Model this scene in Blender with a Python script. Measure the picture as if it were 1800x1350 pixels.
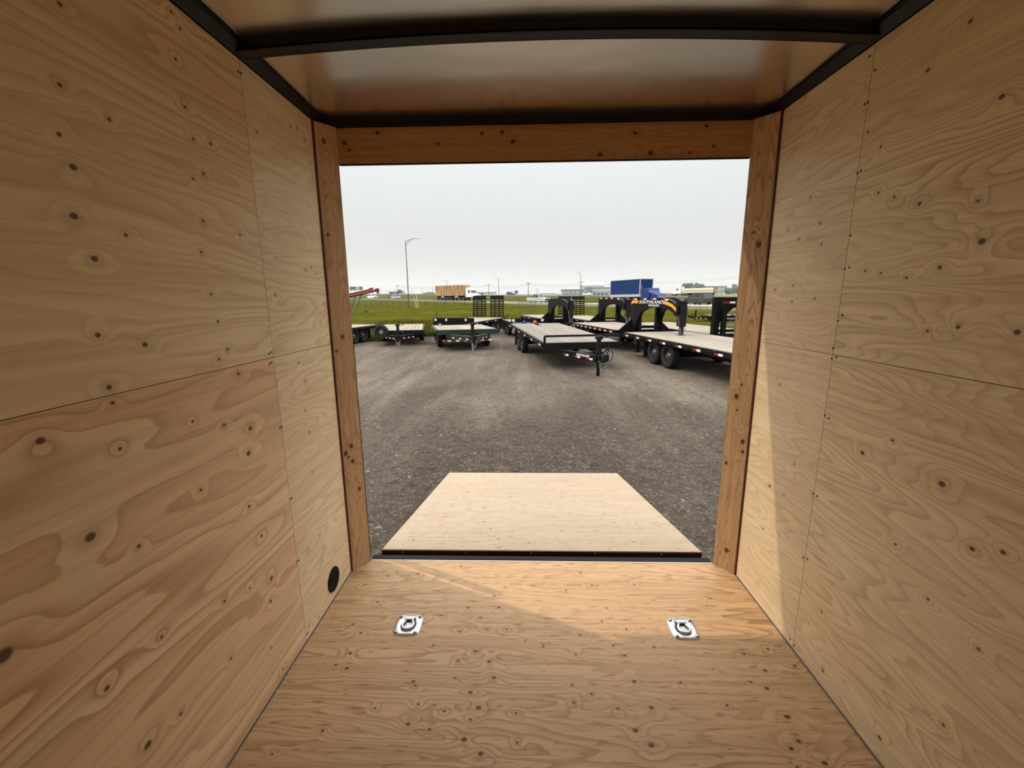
import bpy, bmesh, math, random
import numpy as np
from mathutils import Vector, Matrix
random.seed(7); np.random.seed(7)
for o in list(bpy.data.objects): bpy.data.objects.remove(o)
S = bpy.context.scene
COL = S.collection

# ------------------------------------------------------------------ camera
FPX, YAW, PITCH, ROLL = 757.31, 0.0296, 0.1949, -0.0083
CAM = Vector((-0.0855, 0.0, 1.4278))
_cy, _sy, _cp, _sp = math.cos(YAW), math.sin(YAW), math.cos(PITCH), math.sin(PITCH)
_f = Vector((-_sy*_cp, _cy*_cp, -_sp)); _r0 = Vector((_cy, _sy, 0)); _u0 = _r0.cross(_f)
_r = _r0*math.cos(ROLL)+_u0*math.sin(ROLL); _u = -_r0*math.sin(ROLL)+_u0*math.cos(ROLL)
cd = bpy.data.cameras.new('camera'); cam = bpy.data.objects.new('camera', cd); COL.objects.link(cam)
cd.sensor_fit = 'HORIZONTAL'; cd.sensor_width = 36; cd.lens = FPX/1800*36; cd.clip_start = .02; cd.clip_end = 6000
M = Matrix((_r, _u, -_f)).transposed().to_4x4(); M.translation = CAM; cam.matrix_world = M
S.camera = cam

# ------------------------------------------------------------------ sky, sun, exposure
S.view_settings.view_transform = 'Standard'; S.view_settings.look = 'None'
S.view_settings.gamma = 1; S.view_settings.exposure = 0.32; S.view_settings.use_curve_mapping = False
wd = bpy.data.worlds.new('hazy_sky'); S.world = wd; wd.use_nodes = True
nt = wd.node_tree; nt.nodes.clear()
def wn(t, **k):
    n = nt.nodes.new(t)
    for a, b in k.items(): setattr(n, a, b)
    return n
tc = wn('ShaderNodeTexCoord'); sx = wn('ShaderNodeSeparateXYZ'); nt.links.new(tc.outputs['Generated'], sx.inputs[0])
mx = wn('ShaderNodeMath', operation='MAXIMUM'); nt.links.new(sx.outputs['Z'], mx.inputs[0]); mx.inputs[1].default_value = 0
# hazy overcast sky: brighter and a little bluer towards the zenith
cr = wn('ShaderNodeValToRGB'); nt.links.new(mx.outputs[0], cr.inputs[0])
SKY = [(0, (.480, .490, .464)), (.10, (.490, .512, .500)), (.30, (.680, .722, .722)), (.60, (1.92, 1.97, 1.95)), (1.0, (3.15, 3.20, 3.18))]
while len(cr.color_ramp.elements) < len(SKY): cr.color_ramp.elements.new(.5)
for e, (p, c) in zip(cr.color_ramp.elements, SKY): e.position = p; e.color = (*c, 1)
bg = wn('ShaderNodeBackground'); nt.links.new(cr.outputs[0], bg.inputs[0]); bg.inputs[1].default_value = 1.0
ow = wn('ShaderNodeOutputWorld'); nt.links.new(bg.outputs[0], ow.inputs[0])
sl = bpy.data.lights.new('sun', 'SUN'); sun = bpy.data.objects.new('sun', sl); COL.objects.link(sun)
sl.energy = 1.3; sl.angle = math.radians(.8); sl.color = (1, .84, .62)
SUND = Vector((1.36, -.635, -2.045)).normalized()
sun.rotation_euler = (-SUND).to_track_quat('Z', 'Y').to_euler(); sun.location = (-8, 8, 20)

# ------------------------------------------------------------------ helpers
def ray(px, py): return _r*((px-900)/FPX)+_u*((675-py)/FPX)+_f
def on(px, py, ax, v):
    q = ray(px, py); return CAM+q*((v-CAM[ax])/q[ax])
def at(px, py, Y): return on(px, py, 1, Y)

class MB:
    def __init__(s): s.v = []; s.f = []; s.m = []; s.sm = []
    def add(s, vs, fs, m=0, smooth=False):
        b = len(s.v); s.v += [tuple(v) for v in vs]
        for f in fs: s.f.append([b+i for i in f]); s.m.append(m); s.sm.append(smooth)
        return s
    def box(s, x0, x1, y0, y1, z0, z1, m=0, M=None):
        vs = [Vector((x, y, z)) for x in (x0, x1) for y in (y0, y1) for z in (z0, z1)]
        if M is not None: vs = [M @ v for v in vs]
        return s.add(vs, [(0,1,3,2),(4,6,7,5),(0,4,5,1),(2,3,7,6),(0,2,6,4),(1,5,7,3)], m)
    def beam(s, a, b, w, h, m=0, up=(0,0,1)):
        a = Vector(a); b = Vector(b); d = (b-a).normalized(); x = d.cross(Vector(up))
        if x.length < 1e-4: x = Vector((1,0,0))
        x.normalize(); y = x.cross(d)
        vs = [p+x*(i*w/2)+y*(j*h/2) for p in (a, b) for i, j in ((-1,-1),(1,-1),(1,1),(-1,1))]
        return s.add(vs, [(0,1,2,3),(7,6,5,4),(0,4,5,1),(1,5,6,2),(2,6,7,3),(3,7,4,0)], m)
    def cyl(s, a, b, r, n=12, m=0, r2=None, cap=True):
        a = Vector(a); b = Vector(b); d = (b-a).normalized()
        x = d.cross(Vector((0,0,1)))
        if x.length < 1e-4: x = Vector((1,0,0))
        x.normalize(); y = d.cross(x); r2 = r if r2 is None else r2
        vs = [p+(x*math.cos(t)+y*math.sin(t))*q for p, q in ((a, r), (b, r2)) for t in [2*math.pi*i/n for i in range(n)]]
        s.add(vs, [(i, (i+1)%n, n+(i+1)%n, n+i) for i in range(n)], m, True)
        if cap: s.add(vs[:n], [tuple(range(n))], m); s.add(vs[n:], [tuple(range(n))], m)
        return s
    def tube(s, pts, r, n=6, m=0):
        pts = [Vector(p) for p in pts]; vs = []; x = None
        for i, p in enumerate(pts):
            d = (pts[min(i+1, len(pts)-1)]-pts[max(i-1, 0)]).normalized()
            if x is None:
                x = d.cross(Vector((0,0,1)))
                if x.length < 1e-3: x = d.cross(Vector((1,0,0)))
            else: x = x-d*x.dot(d)
            x.normalize(); y = d.cross(x)
            vs += [p+(x*math.cos(t)+y*math.sin(t))*r for t in [2*math.pi*k/n for k in range(n)]]
        fs = [(i*n+k, i*n+(k+1)%n, (i+1)*n+(k+1)%n, (i+1)*n+k) for i in range(len(pts)-1) for k in range(n)]
        s.add(vs, fs, m, True); s.add(vs[:n], [tuple(range(n))], m); s.add(vs[-n:], [tuple(range(n))], m)
        return s
    def prism(s, poly, a0, a1, axis='x', m=0):
        # poly: 2D outline; axis x: (y,z), axis y: (x,z), axis z: (x,y)
        def P(q, a):
            return {'x': (a, q[0], q[1]), 'y': (q[0], a, q[1]), 'z': (q[0], q[1], a)}[axis]
        n = len(poly); vs = [P(q, a0) for q in poly]+[P(q, a1) for q in poly]
        return s.add(vs, [tuple(range(n)), tuple(range(2*n-1, n-1, -1))]+[(i, (i+1)%n, n+(i+1)%n, n+i) for i in range(n)], m)
    def lathe(s, prof, n=24, axis='x', m=0, c=(0,0,0)):
        # prof: (radius, along-axis)
        vs = []
        for k in range(n):
            t = 2*math.pi*k/n
            for r, a in prof:
                q = {'x': (a, r*math.cos(t), r*math.sin(t)), 'z': (r*math.cos(t), r*math.sin(t), a), 'y': (r*math.cos(t), a, r*math.sin(t))}[axis]
                vs.append((q[0]+c[0], q[1]+c[1], q[2]+c[2]))
        w = len(prof)
        return s.add(vs, [(k*w+i, ((k+1)%n)*w+i, ((k+1)%n)*w+i+1, k*w+i+1) for k in range(n) for i in range(w-1)], m, True)
    def mesh(s, name, mats):
        me = bpy.data.meshes.new(name); me.from_pydata(s.v, [], s.f); me.update()
        bm = bmesh.new(); bm.from_mesh(me); bmesh.ops.recalc_face_normals(bm, faces=bm.faces[:]); bm.to_mesh(me); bm.free()
        for mt in (mats if isinstance(mats, (list, tuple)) else [mats]): me.materials.append(mt)
        me.polygons.foreach_set('material_index', s.m); me.polygons.foreach_set('use_smooth', s.sm); me.update()
        return me
    def build(s, name, mats, parent=None, loc=None, rot=None, bevel=0):
        o = obj(name, s.mesh(name, mats), parent, loc, rot)
        if bevel:
            b = o.modifiers.new('bevel', 'BEVEL'); b.width = bevel; b.segments = 2; b.limit_method = 'ANGLE'; b.angle_limit = math.radians(40)
        return o
def obj(name, me, parent=None, loc=None, rot=None):
    o = bpy.data.objects.new(name, me); COL.objects.link(o)
    if parent: o.parent = parent
    if loc is not None: o.location = loc
    if rot is not None: o.rotation_euler = rot
    return o
def tag(o, label=None, cat=None, group=None, kind=None):
    for k, v in (('label', label), ('category', cat), ('group', group), ('kind', kind)):
        if v: o[k] = v
    return o
def thing(name, label, cat, loc=(0,0,0), rz=0, group=None):
    return tag(obj(name, None, None, loc, (0, 0, rz)), label, cat, group)
def copy_tree(o, parent=None):
    c = o.copy(); COL.objects.link(c)
    if parent: c.parent = parent
    for ch in [x for x in bpy.data.objects if x.parent == o]: copy_tree(ch, c)
    return c

# ------------------------------------------------------------------ materials
def mat(name, col, rough=.6, metal=0, spec=.5, emit=None):
    m = bpy.data.materials.new(name); m.use_nodes = True; b = m.node_tree.nodes['Principled BSDF']
    b.inputs['Base Color'].default_value = (*col, 1); b.inputs['Roughness'].default_value = rough
    b.inputs['Metallic'].default_value = metal; b.inputs['Specular IOR Level'].default_value = spec
    return m
class NT:
    def __init__(s, name):
        s.mat = bpy.data.materials.new(name); s.mat.use_nodes = True; s.t = s.mat.node_tree
        s.b = s.t.nodes['Principled BSDF']
    def n(s, typ, ins=None, **k):
        nd = s.t.nodes.new(typ)
        for a, b in k.items(): setattr(nd, a, b)
        for a, b in (ins or {}).items(): s.set(nd.inputs[a], b)
        return nd
    def set(s, sock, v):
        if hasattr(v, 'is_linked') or isinstance(v, bpy.types.NodeSocket): s.t.links.new(v, sock)
        elif isinstance(v, tuple) and len(v) == 3 and sock.type == 'RGBA': sock.default_value = (*v, 1)
        else: sock.default_value = v
    def math(s, op, a, b=0.0, c=None, clamp=False):
        nd = s.n('ShaderNodeMath', operation=op, use_clamp=clamp); s.set(nd.inputs[0], a); s.set(nd.inputs[1], b)
        if c is not None: s.set(nd.inputs[2], c)
        return nd.outputs[0]
    def mix(s, f, a, b, blend='MIX'):
        nd = s.n('ShaderNodeMix', data_type='RGBA', blend_type=blend); s.set(nd.inputs[0], f); s.set(nd.inputs[6], a); s.set(nd.inputs[7], b)
        return nd.outputs[2]
    def ramp(s, f, stops, interp='LINEAR'):
        nd = s.n('ShaderNodeValToRGB'); s.set(nd.inputs[0], f); cr = nd.color_ramp; cr.interpolation = interp
        while len(cr.elements) < len(stops): cr.elements.new(.5)
        for e, (p, c) in zip(cr.elements, stops): e.position = p; e.color = (*c, 1) if len(c) == 3 else c
        return nd.outputs[0]
    def noise(s, vec, scale, detail=2, rough=.5, dim='3D'):
        nd = s.n('ShaderNodeTexNoise', noise_dimensions=dim); s.set(nd.inputs['Vector'], vec)
        nd.inputs['Scale'].default_value = scale; nd.inputs['Detail'].default_value = detail; nd.inputs['Roughness'].default_value = rough
        return nd.outputs[0]
    def vmul(s, v, k):
        nd = s.n('ShaderNodeVectorMath', operation='MULTIPLY'); s.set(nd.inputs[0], v); nd.inputs[1].default_value = k
        return nd.outputs[0]
    def coord(s, which='Object'): return s.n('ShaderNodeTexCoord').outputs[which]
    def bump(s, h, strength, dist=.01):
        nd = s.n('ShaderNodeBump'); s.set(nd.inputs['Height'], h); nd.inputs['Strength'].default_value = strength; nd.inputs['Distance'].default_value = dist
        s.t.links.new(nd.outputs[0], s.b.inputs['Normal'])
    def out(s, **k):
        for a, b in k.items(): s.set(s.b.inputs[a.replace('_', ' ')], b)
        return s.mat

def plywood(name, light, mid, dark, rings=16, us=.5, vs=3.2, contrast=.6, rough=.55, spec=.35, dashes=0.0, pink=(.62,.40,.25), pinkamt=.35):
    """rotary-cut veneer: contour lines of a stretched noise field ('pw' = metres along / across the grain + seed, 'kn' = offset to nearest knot in knot radii)"""
    T = NT(name)
    pw = T.n('ShaderNodeAttribute', attribute_name='pw').outputs['Vector']
    kn = T.n('ShaderNodeAttribute', attribute_name='kn').outputs['Vector']
    kl = T.n('ShaderNodeVectorMath', operation='LENGTH'); T.set(kl.inputs[0], kn); kd = kl.outputs['Value']
    kflag = T.n('ShaderNodeSeparateXYZ'); T.set(kflag.inputs[0], kn)
    F = T.noise(T.vmul(pw, (us, vs, 1)), 1.0, 2.2, .45)
    F2 = T.noise(T.vmul(pw, (us*3.2, vs*3.0, 1.7)), 1.0, 2, .5)
    F = T.math('ADD', F, T.math('MULTIPLY', F2, .13))
    kb = T.math('POWER', 2.718, T.math('MULTIPLY', T.math('MULTIPLY', kd, kd), -.035))
    F = T.math('ADD', F, T.math('MULTIPLY', kb, .055))
    ph = T.math('FRACT', T.math('MULTIPLY', F, rings*1.6))
    line = T.math('POWER', ph, 3.2)                      # soft early wood rising to a sharp late-wood line
    line = T.math('MULTIPLY', line, T.math('SUBTRACT', 1.0, T.math('POWER', ph, 26.0)))
    ph2 = T.math('FRACT', T.math('MULTIPLY', F, rings*.45))
    fib = T.noise(T.vmul(pw, (7, 240, 1)), 1.0, 2, .6)
    fib2 = T.noise(T.vmul(pw, (1.2, 46, 1)), 1.0, 2, .6)
    amt = T.noise(T.vmul(pw, (.9, 2.0, 3)), 1.0, 1, .5)
    amt = T.n('ShaderNodeMapRange', {'Value': amt, 'From Min': .32, 'From Max': .68, 'To Min': .35, 'To Max': 1.0}).outputs[0]
    tone = T.noise(T.vmul(pw, (.35, 2.1, 5.1)), 1.0, 2, .5)
    tone = T.n('ShaderNodeMapRange', {'Value': tone, 'From Min': .38, 'From Max': .64}).outputs[0]
    c = T.mix(tone, light, mid)
    c = T.mix(T.math('MULTIPLY', ph2, pinkamt), c, pink)
    c = T.mix(T.math('MULTIPLY', T.math('MULTIPLY', line, amt), contrast), c, dark)
    c = T.mix(T.math('MULTIPLY', T.math('SUBTRACT', fib2, .43, clamp=True), 1.0, clamp=True), c, dark)
    c = T.mix(.13, c, T.ramp(fib, [(.25, (.30,.30,.30)), (.75, (1,1,1))]), 'MULTIPLY')
    if dashes:
        dsh = T.noise(T.vmul(pw, (14, 95, 1)), 1.0, 1, .5)
        dsh = T.n('ShaderNodeMapRange', {'Value': dsh, 'From Min': .62, 'From Max': .72}).outputs[0]
        c = T.mix(T.math('MULTIPLY', dsh, dashes), c, (.26,.11,.04))
    k1 = T.n('ShaderNodeMapRange', {'Value': kd, 'From Min': 1.35, 'From Max': .8}).outputs[0]
    halo = T.n('ShaderNodeMapRange', {'Value': kd, 'From Min': 4.5, 'From Max': .8}).outputs[0]
    c = T.mix(T.math('MULTIPLY', halo, .20), c, (.30,.16,.07))
    kc = T.mix(T.noise(T.vmul(kn, (1.1, 1.1, 1)), 1.5, 2), (.020,.009,.005), (.12,.050,.018))
    c = T.mix(T.math('MULTIPLY', k1, .92), c, kc)
    hgt = T.math('ADD', T.math('MULTIPLY', line, .5), fib)
    T.bump(hgt, .10, .002)
    return T.out(Base_Color=c, Roughness=rough, Specular_IOR_Level=spec)

PW_L = plywood('plywood_rosy', (.93,.725,.455), (.87,.645,.385), (.40,.20,.09), 12, .40, 2.5, .92, pink=(.84,.53,.32), pinkamt=.6)
PW_U = plywood('plywood_tan', (.93,.755,.475), (.89,.685,.405), (.48,.27,.125), 15, .40, 3.0, .9, pinkamt=.3)
PW_S = plywood('plywood_pale', (.93,.77,.52), (.90,.71,.45), (.54,.34,.165), 17, .8, 4.2, .8, pinkamt=.25)
PW_R = plywood('plywood_honey', (.93,.765,.485), (.89,.70,.415), (.45,.27,.125), 25, .60, 3.4, 1.0, pinkamt=.25)
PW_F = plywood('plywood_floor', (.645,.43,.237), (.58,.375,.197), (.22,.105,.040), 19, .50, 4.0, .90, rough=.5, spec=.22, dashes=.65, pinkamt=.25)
PW_P = plywood('plywood_post', (.78,.545,.33), (.70,.46,.26), (.27,.12,.05), 16, .8, 8.5, .9, pink=(.68,.37,.175), pinkamt=.4)
PW_H = plywood('plywood_header', (.70,.41,.20), (.62,.35,.16), (.28,.12,.045), 14, .5, 7.0, .6, pink=(.60,.29,.125), pinkamt=.4)
PW_D = plywood('plywood_ramp', (.362,.294,.212), (.34,.27,.19), (.22,.145,.085), 14, .5, 5.5, .55, rough=.6, dashes=1.0, pinkamt=.15)
BLACK = mat('black_paint', (.004,.004,.0045), .45, spec=.22)
BLACKM = mat('black_matte', (.006,.006,.006), .75, spec=.25)
STEELK = mat('black_steel', (.006,.006,.007), .42, spec=.3)
CHROME = mat('zinc_plate', (.80,.83,.85), .36, .85)
ZINCD = mat('zinc_dull', (.45,.47,.48), .38, 1)
REDGAP = mat('red_brown_edge', (.085,.018,.010), .6)
PLYEDGE = mat('plywood_edge', (.30,.16,.075), .8)
SEAM = mat('seam_backing', (.035,.018,.010), .9)
STEELG = mat('grey_steel', (.15,.15,.145), .5, .3)
PANDARK = mat('pan_shadow_zinc', (.012,.012,.012), .5, .3)  # near-black zinc: shade of the tie-down recess put into the colour
SCREWM = mat('screw_dark', (.020,.014,.010), .5)
CHAINM = mat('chain_steel', (.30,.30,.29), .45, .8)
ALU = mat('aluminium_trim', (.62,.58,.52), .4, .8)

# galvanised roof skin
T = NT('galvanised_roof'); c = T.coord('Object')
nz = T.noise(T.vmul(c, (1.2, 2.2, 1)), 1.6, 2); nf = T.noise(c, 60, 2)
T.bump(T.math('ADD', nz, T.math('MULTIPLY', nf, .01)), .22, .03)
ROOFM = T.out(Base_Color=T.mix(nf, (.84,.82,.76), (.90,.88,.82)), Metallic=1.0, Roughness=.26)

# gravel lot
T = NT('gravel'); c = T.coord('Object')
big = T.noise(T.vmul(c, (.35,.22,1)), 1.0, 4, .6); sm = T.noise(c, 9, 6, .75); vf = T.n('ShaderNodeTexVoronoi', {'Vector': c, 'Scale': 55.0})
vf2 = T.n('ShaderNodeTexVoronoi', {'Vector': c, 'Scale': 13.0}); tr = T.noise(T.vmul(c, (1.6,.16,1)), 1.0, 3, .6)
g = T.mix(T.n('ShaderNodeMapRange', {'Value': big, 'From Min': .38, 'From Max': .62}).outputs[0], (.086,.068,.051), (.140,.113,.086))
g = T.mix(T.math('MULTIPLY', T.n('ShaderNodeMapRange', {'Value': tr, 'From Min': .48, 'From Max': .66}).outputs[0], .7), g, (.185,.150,.115))
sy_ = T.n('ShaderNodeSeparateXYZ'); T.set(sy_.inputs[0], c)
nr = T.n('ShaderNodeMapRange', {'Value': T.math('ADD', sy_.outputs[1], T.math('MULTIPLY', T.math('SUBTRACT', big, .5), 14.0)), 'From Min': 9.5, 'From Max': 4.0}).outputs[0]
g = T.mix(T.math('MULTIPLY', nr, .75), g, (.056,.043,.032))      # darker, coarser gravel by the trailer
g = T.mix(.75, g, T.ramp(sm, [(.3, (.30,.30,.30)), (.7, (1.5,1.5,1.5))]), 'MULTIPLY')
sep = T.n('ShaderNodeSeparateColor', {'Color': vf.outputs['Color']})
g = T.mix(T.math('MULTIPLY', T.math('GREATER_THAN', sep.outputs[0], .92), .5), g, (.22,.19,.16))
sep2 = T.n('ShaderNodeSeparateColor', {'Color': vf2.outputs['Color']})
g = T.mix(T.math('MULTIPLY', T.math('MULTIPLY', T.math('GREATER_THAN', sep2.outputs[1], .97), T.math('LESS_THAN', vf2.outputs['Distance'], .28)), .7), g, (.27,.235,.195))
T.bump(T.math('ADD', T.math('MULTIPLY', vf.outputs['Distance'], .6), sm), .9, .03)
GRAVEL = T.out(Base_Color=g, Roughness=.95, Specular_IOR_Level=.15)
# stone chips
T = NT('gravel_stone'); g = T.noise(T.coord('Object'), 7, 2)
STONE = T.out(Base_Color=T.ramp(g, [(.35, (.05,.042,.034)), (.55, (.11,.092,.074)), (.7, (.25,.215,.18))]), Roughness=.9)
# grass
T = NT('grass'); c = T.coord('Object')
a = T.noise(T.vmul(c, (.05,.10,0)), 1, 4, .6); b2 = T.noise(T.vmul(c, (.5,.25,0)), 1, 5, .7)
g = T.mix(T.n('ShaderNodeMapRange', {'Value': a, 'From Min': .36, 'From Max': .62}).outputs[0], (.050,.054,.007), (.082,.072,.012))
g = T.mix(T.n('ShaderNodeMapRange', {'Value': b2, 'From Min': .45, 'From Max': .72}).outputs[0], g, (.032,.038,.005))
T.bump(b2, .6, .2)
GRASS = T.out(Base_Color=g, Roughness=1.0, Specular_IOR_Level=.0)
GBLADE = mat('grass_blade', (.048,.052,.008), .9, spec=.0); GDRY = mat('dry_stalk', (.14,.11,.05), .9, spec=.1)
T = NT('road_surface'); g = T.noise(T.coord('Object'), 1.5, 4)
ROADM = T.out(Base_Color=T.mix(g, (.31,.29,.235), (.37,.345,.28)), Roughness=.9)
CANOLA = mat('canola', (.42,.46,.09), .9)
TIRE = mat('tire_rubber', (.014,.014,.015), .8, spec=.3)
RIM = mat('black_rim', (.02,.02,.022), .35, spec=.6)
HUB = mat('hub_metal', (.42,.42,.42), .35, .9)
def plankmat(name, a, b):
    T = NT(name); c = T.coord('Object'); oi = T.n('ShaderNodeObjectInfo').outputs['Random']
    cm = T.n('ShaderNodeCombineXYZ', {'Z': T.math('MULTIPLY', oi, 37.0)}).outputs[0]
    v = T.n('ShaderNodeVectorMath', operation='ADD'); T.set(v.inputs[0], T.vmul(c, (14, .8, 1))); T.set(v.inputs[1], cm)
    n1 = T.noise(v.outputs[0], 1, 3, .6)
    g = T.mix(n1, a, b); g = T.mix(T.math('MULTIPLY', oi, .85), g, tuple(x*.55 for x in a))
    return T.out(Base_Color=g, Roughness=.85, Specular_IOR_Level=.2)
PLANK = plankmat('deck_plank_new', (.40,.355,.295), (.20,.160,.118)); PLANKG = plankmat('deck_plank_grey', (.31,.28,.24), (.145,.120,.092))
GREENP = mat('dark_green_paint', (.012,.030,.022), .4)
REDR = mat('red_reflector', (.30,.012,.016), .35); WHITER = mat('white_reflector', (.80,.80,.78), .35)
YELLOW = mat('amber_stripe', (.85,.36,.03), .45); WHITEP = mat('white_paint', (.80,.80,.79), .45)
BLUEP = mat('blue_paint', (.006,.035,.17), .45, spec=.3); BLUEC = mat('blue_tarp', (.006,.032,.125), .7, spec=.2)
REDP = mat('red_paint', (.22,.012,.018), .45); ORANGE = mat('orange_red_plastic', (.62,.07,.02), .5)
GLASS = mat('dark_glass', (.015,.018,.022), .1, spec=.8); SILVER = mat('silver_paint', (.50,.51,.53), .35, .3)
GREYP = mat('light_grey_paint', (.42,.43,.43), .5); DARKP = mat('dark_car_paint', (.035,.038,.045), .3)
POLE = mat('galvanised_pole', (.10,.105,.105), .55, .3); WOODP = mat('weathered_post', (.10,.075,.05), .9)
SIGNG = mat('green_sign', (.02,.16,.13), .6); SIGNY = mat('yellow_sign', (.55,.40,.12), .6); SIGNB = mat('blue_sign', (.03,.06,.28), .6)
BUILDW = mat('white_cladding', (.56,.60,.58), .7); BUILDG = mat('green_grey_cladding', (.28,.36,.34), .7); BUILDD = mat('slate_cladding', (.16,.18,.22), .7)
LEAF = mat('tree_leaf', (.075,.105,.065), .9, spec=.1); BARK = mat('tree_bark', (.07,.055,.04), .9)
T = NT('woven_side'); c = T.coord('Object'); w = T.noise(T.vmul(c, (.1,3.6,.35)), 1, 2, .6)
STRAW = T.out(Base_Color=T.ramp(w, [(.35, (.20,.105,.045)), (.5, (.46,.28,.13)), (.65, (.58,.38,.19))]), Roughness=.85)

# ------------------------------------------------------------------ cargo trailer shell
W2 = 1.01735; H = 2.2055; Y1 = 2.057; Y2 = 2.148; ZS = 1.2225; YS = 1.5635; YF = -2.6
XL, XR = -.9475, .940                                     # clear opening
LK = """105,7 105,149 325,188 192,210 104,236 340,245 370,253 129,294,1.3 340,315 358,306 130,380,1.4 139,383 357,388 221,413 422,412 354,443
166,455,1.3 309,104 316,50 301,21 451,232 511,223 522,225 535,246 547,470 537,475 255,606,1.2 172,589,1.1 371,517 383,565 385,631 192,681,1.2 198,708
71,775,1.4 211,789 419,657,1.2 394,747 339,741 440,753,1.6 437,797,1.7 353,861 438,890,1.1 484,518 537,670 537,722 525,638 544,759 549,829 400,614
159,944,1.9 244,960 460,942,1.1 477,1016,1.6 476,1057,1.3 439,1034 395,1057 284,1119 188,1210,1.1 318,1255 260,1309,1.7 477,1139 497,1176 6,1153,2.4 406,1157 560,1085 543,1100"""
RK = """1706,37,1.1 1631,123,1.1 1761,170,1.2 1548,258 1572,346 1616,358,1.2 1719,353 1726,424,1.6 1652,470,1.1 1521,476 1425,346 1442,393 1444,429 1404,421
1385,405 1544,339 1593,488 1548,480 1684,575,1.1 1788,584,1.3 1630,582 1432,525 1394,502 1392,530 1363,509 1371,676 1516,796,1.4 1569,774 1656,851,1.7 1396,816
1353,854,1.4 1378,871 1341,929 1709,965,1.2 1763,971,1.1 1631,1053 1720,1141 1446,1179,1.1 1546,1297,1.3 1658,1274 1444,1075 1574,957"""
FK = """641,1028 664,1058 682,1012 620,1097 634,1112 610,1175,1.2 823,1068,1.1 877,1068,1.2 869,1048 844,1086 856,1106 891,1106 955,1136 1150,1138 836,1145,1.2
860,1163,1.2 800,1192 868,1191,1.3 827,1217,1.2 841,1244,1.5 816,1300,1.5 845,1325,1.4 755,1282 781,1250 1115,1198,1.2 1196,1200 1098,1152,1.1 1078,1134 1006,1204
1009,1235 1145,1244,1.2 1117,1284,1.4 1145,1310,1.4 1086,1246 1040,1220 1115,1028 995,1038 1101,1106 1058,1092 808,1110 762,1134 805,1161 730,1205 735,1238
1020,1117 827,1265 1012,1150 1308,1150 1350,1141 1345,1179,1.2 1348,1210,1.2 1384,1260,1.5 1404,1303,1.1 1391,1316,1.2 1450,1342,1.3 1308,1149 1278,1240 1320,1199 776,1082,.8 1248,1052,.8"""
def parse(s, ax, v):
    out = []
    for w in s.split():
        q = w.split(','); p = on(float(q[0]), float(q[1]), ax, v); out.append((p.x, p.y, p.z, float(q[2]) if len(q) > 2 else .85))
    return np.array(out)
KL, KR, KF = parse(LK, 0, -W2), parse(RK, 0, W2), parse(FK, 2, 0)

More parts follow.
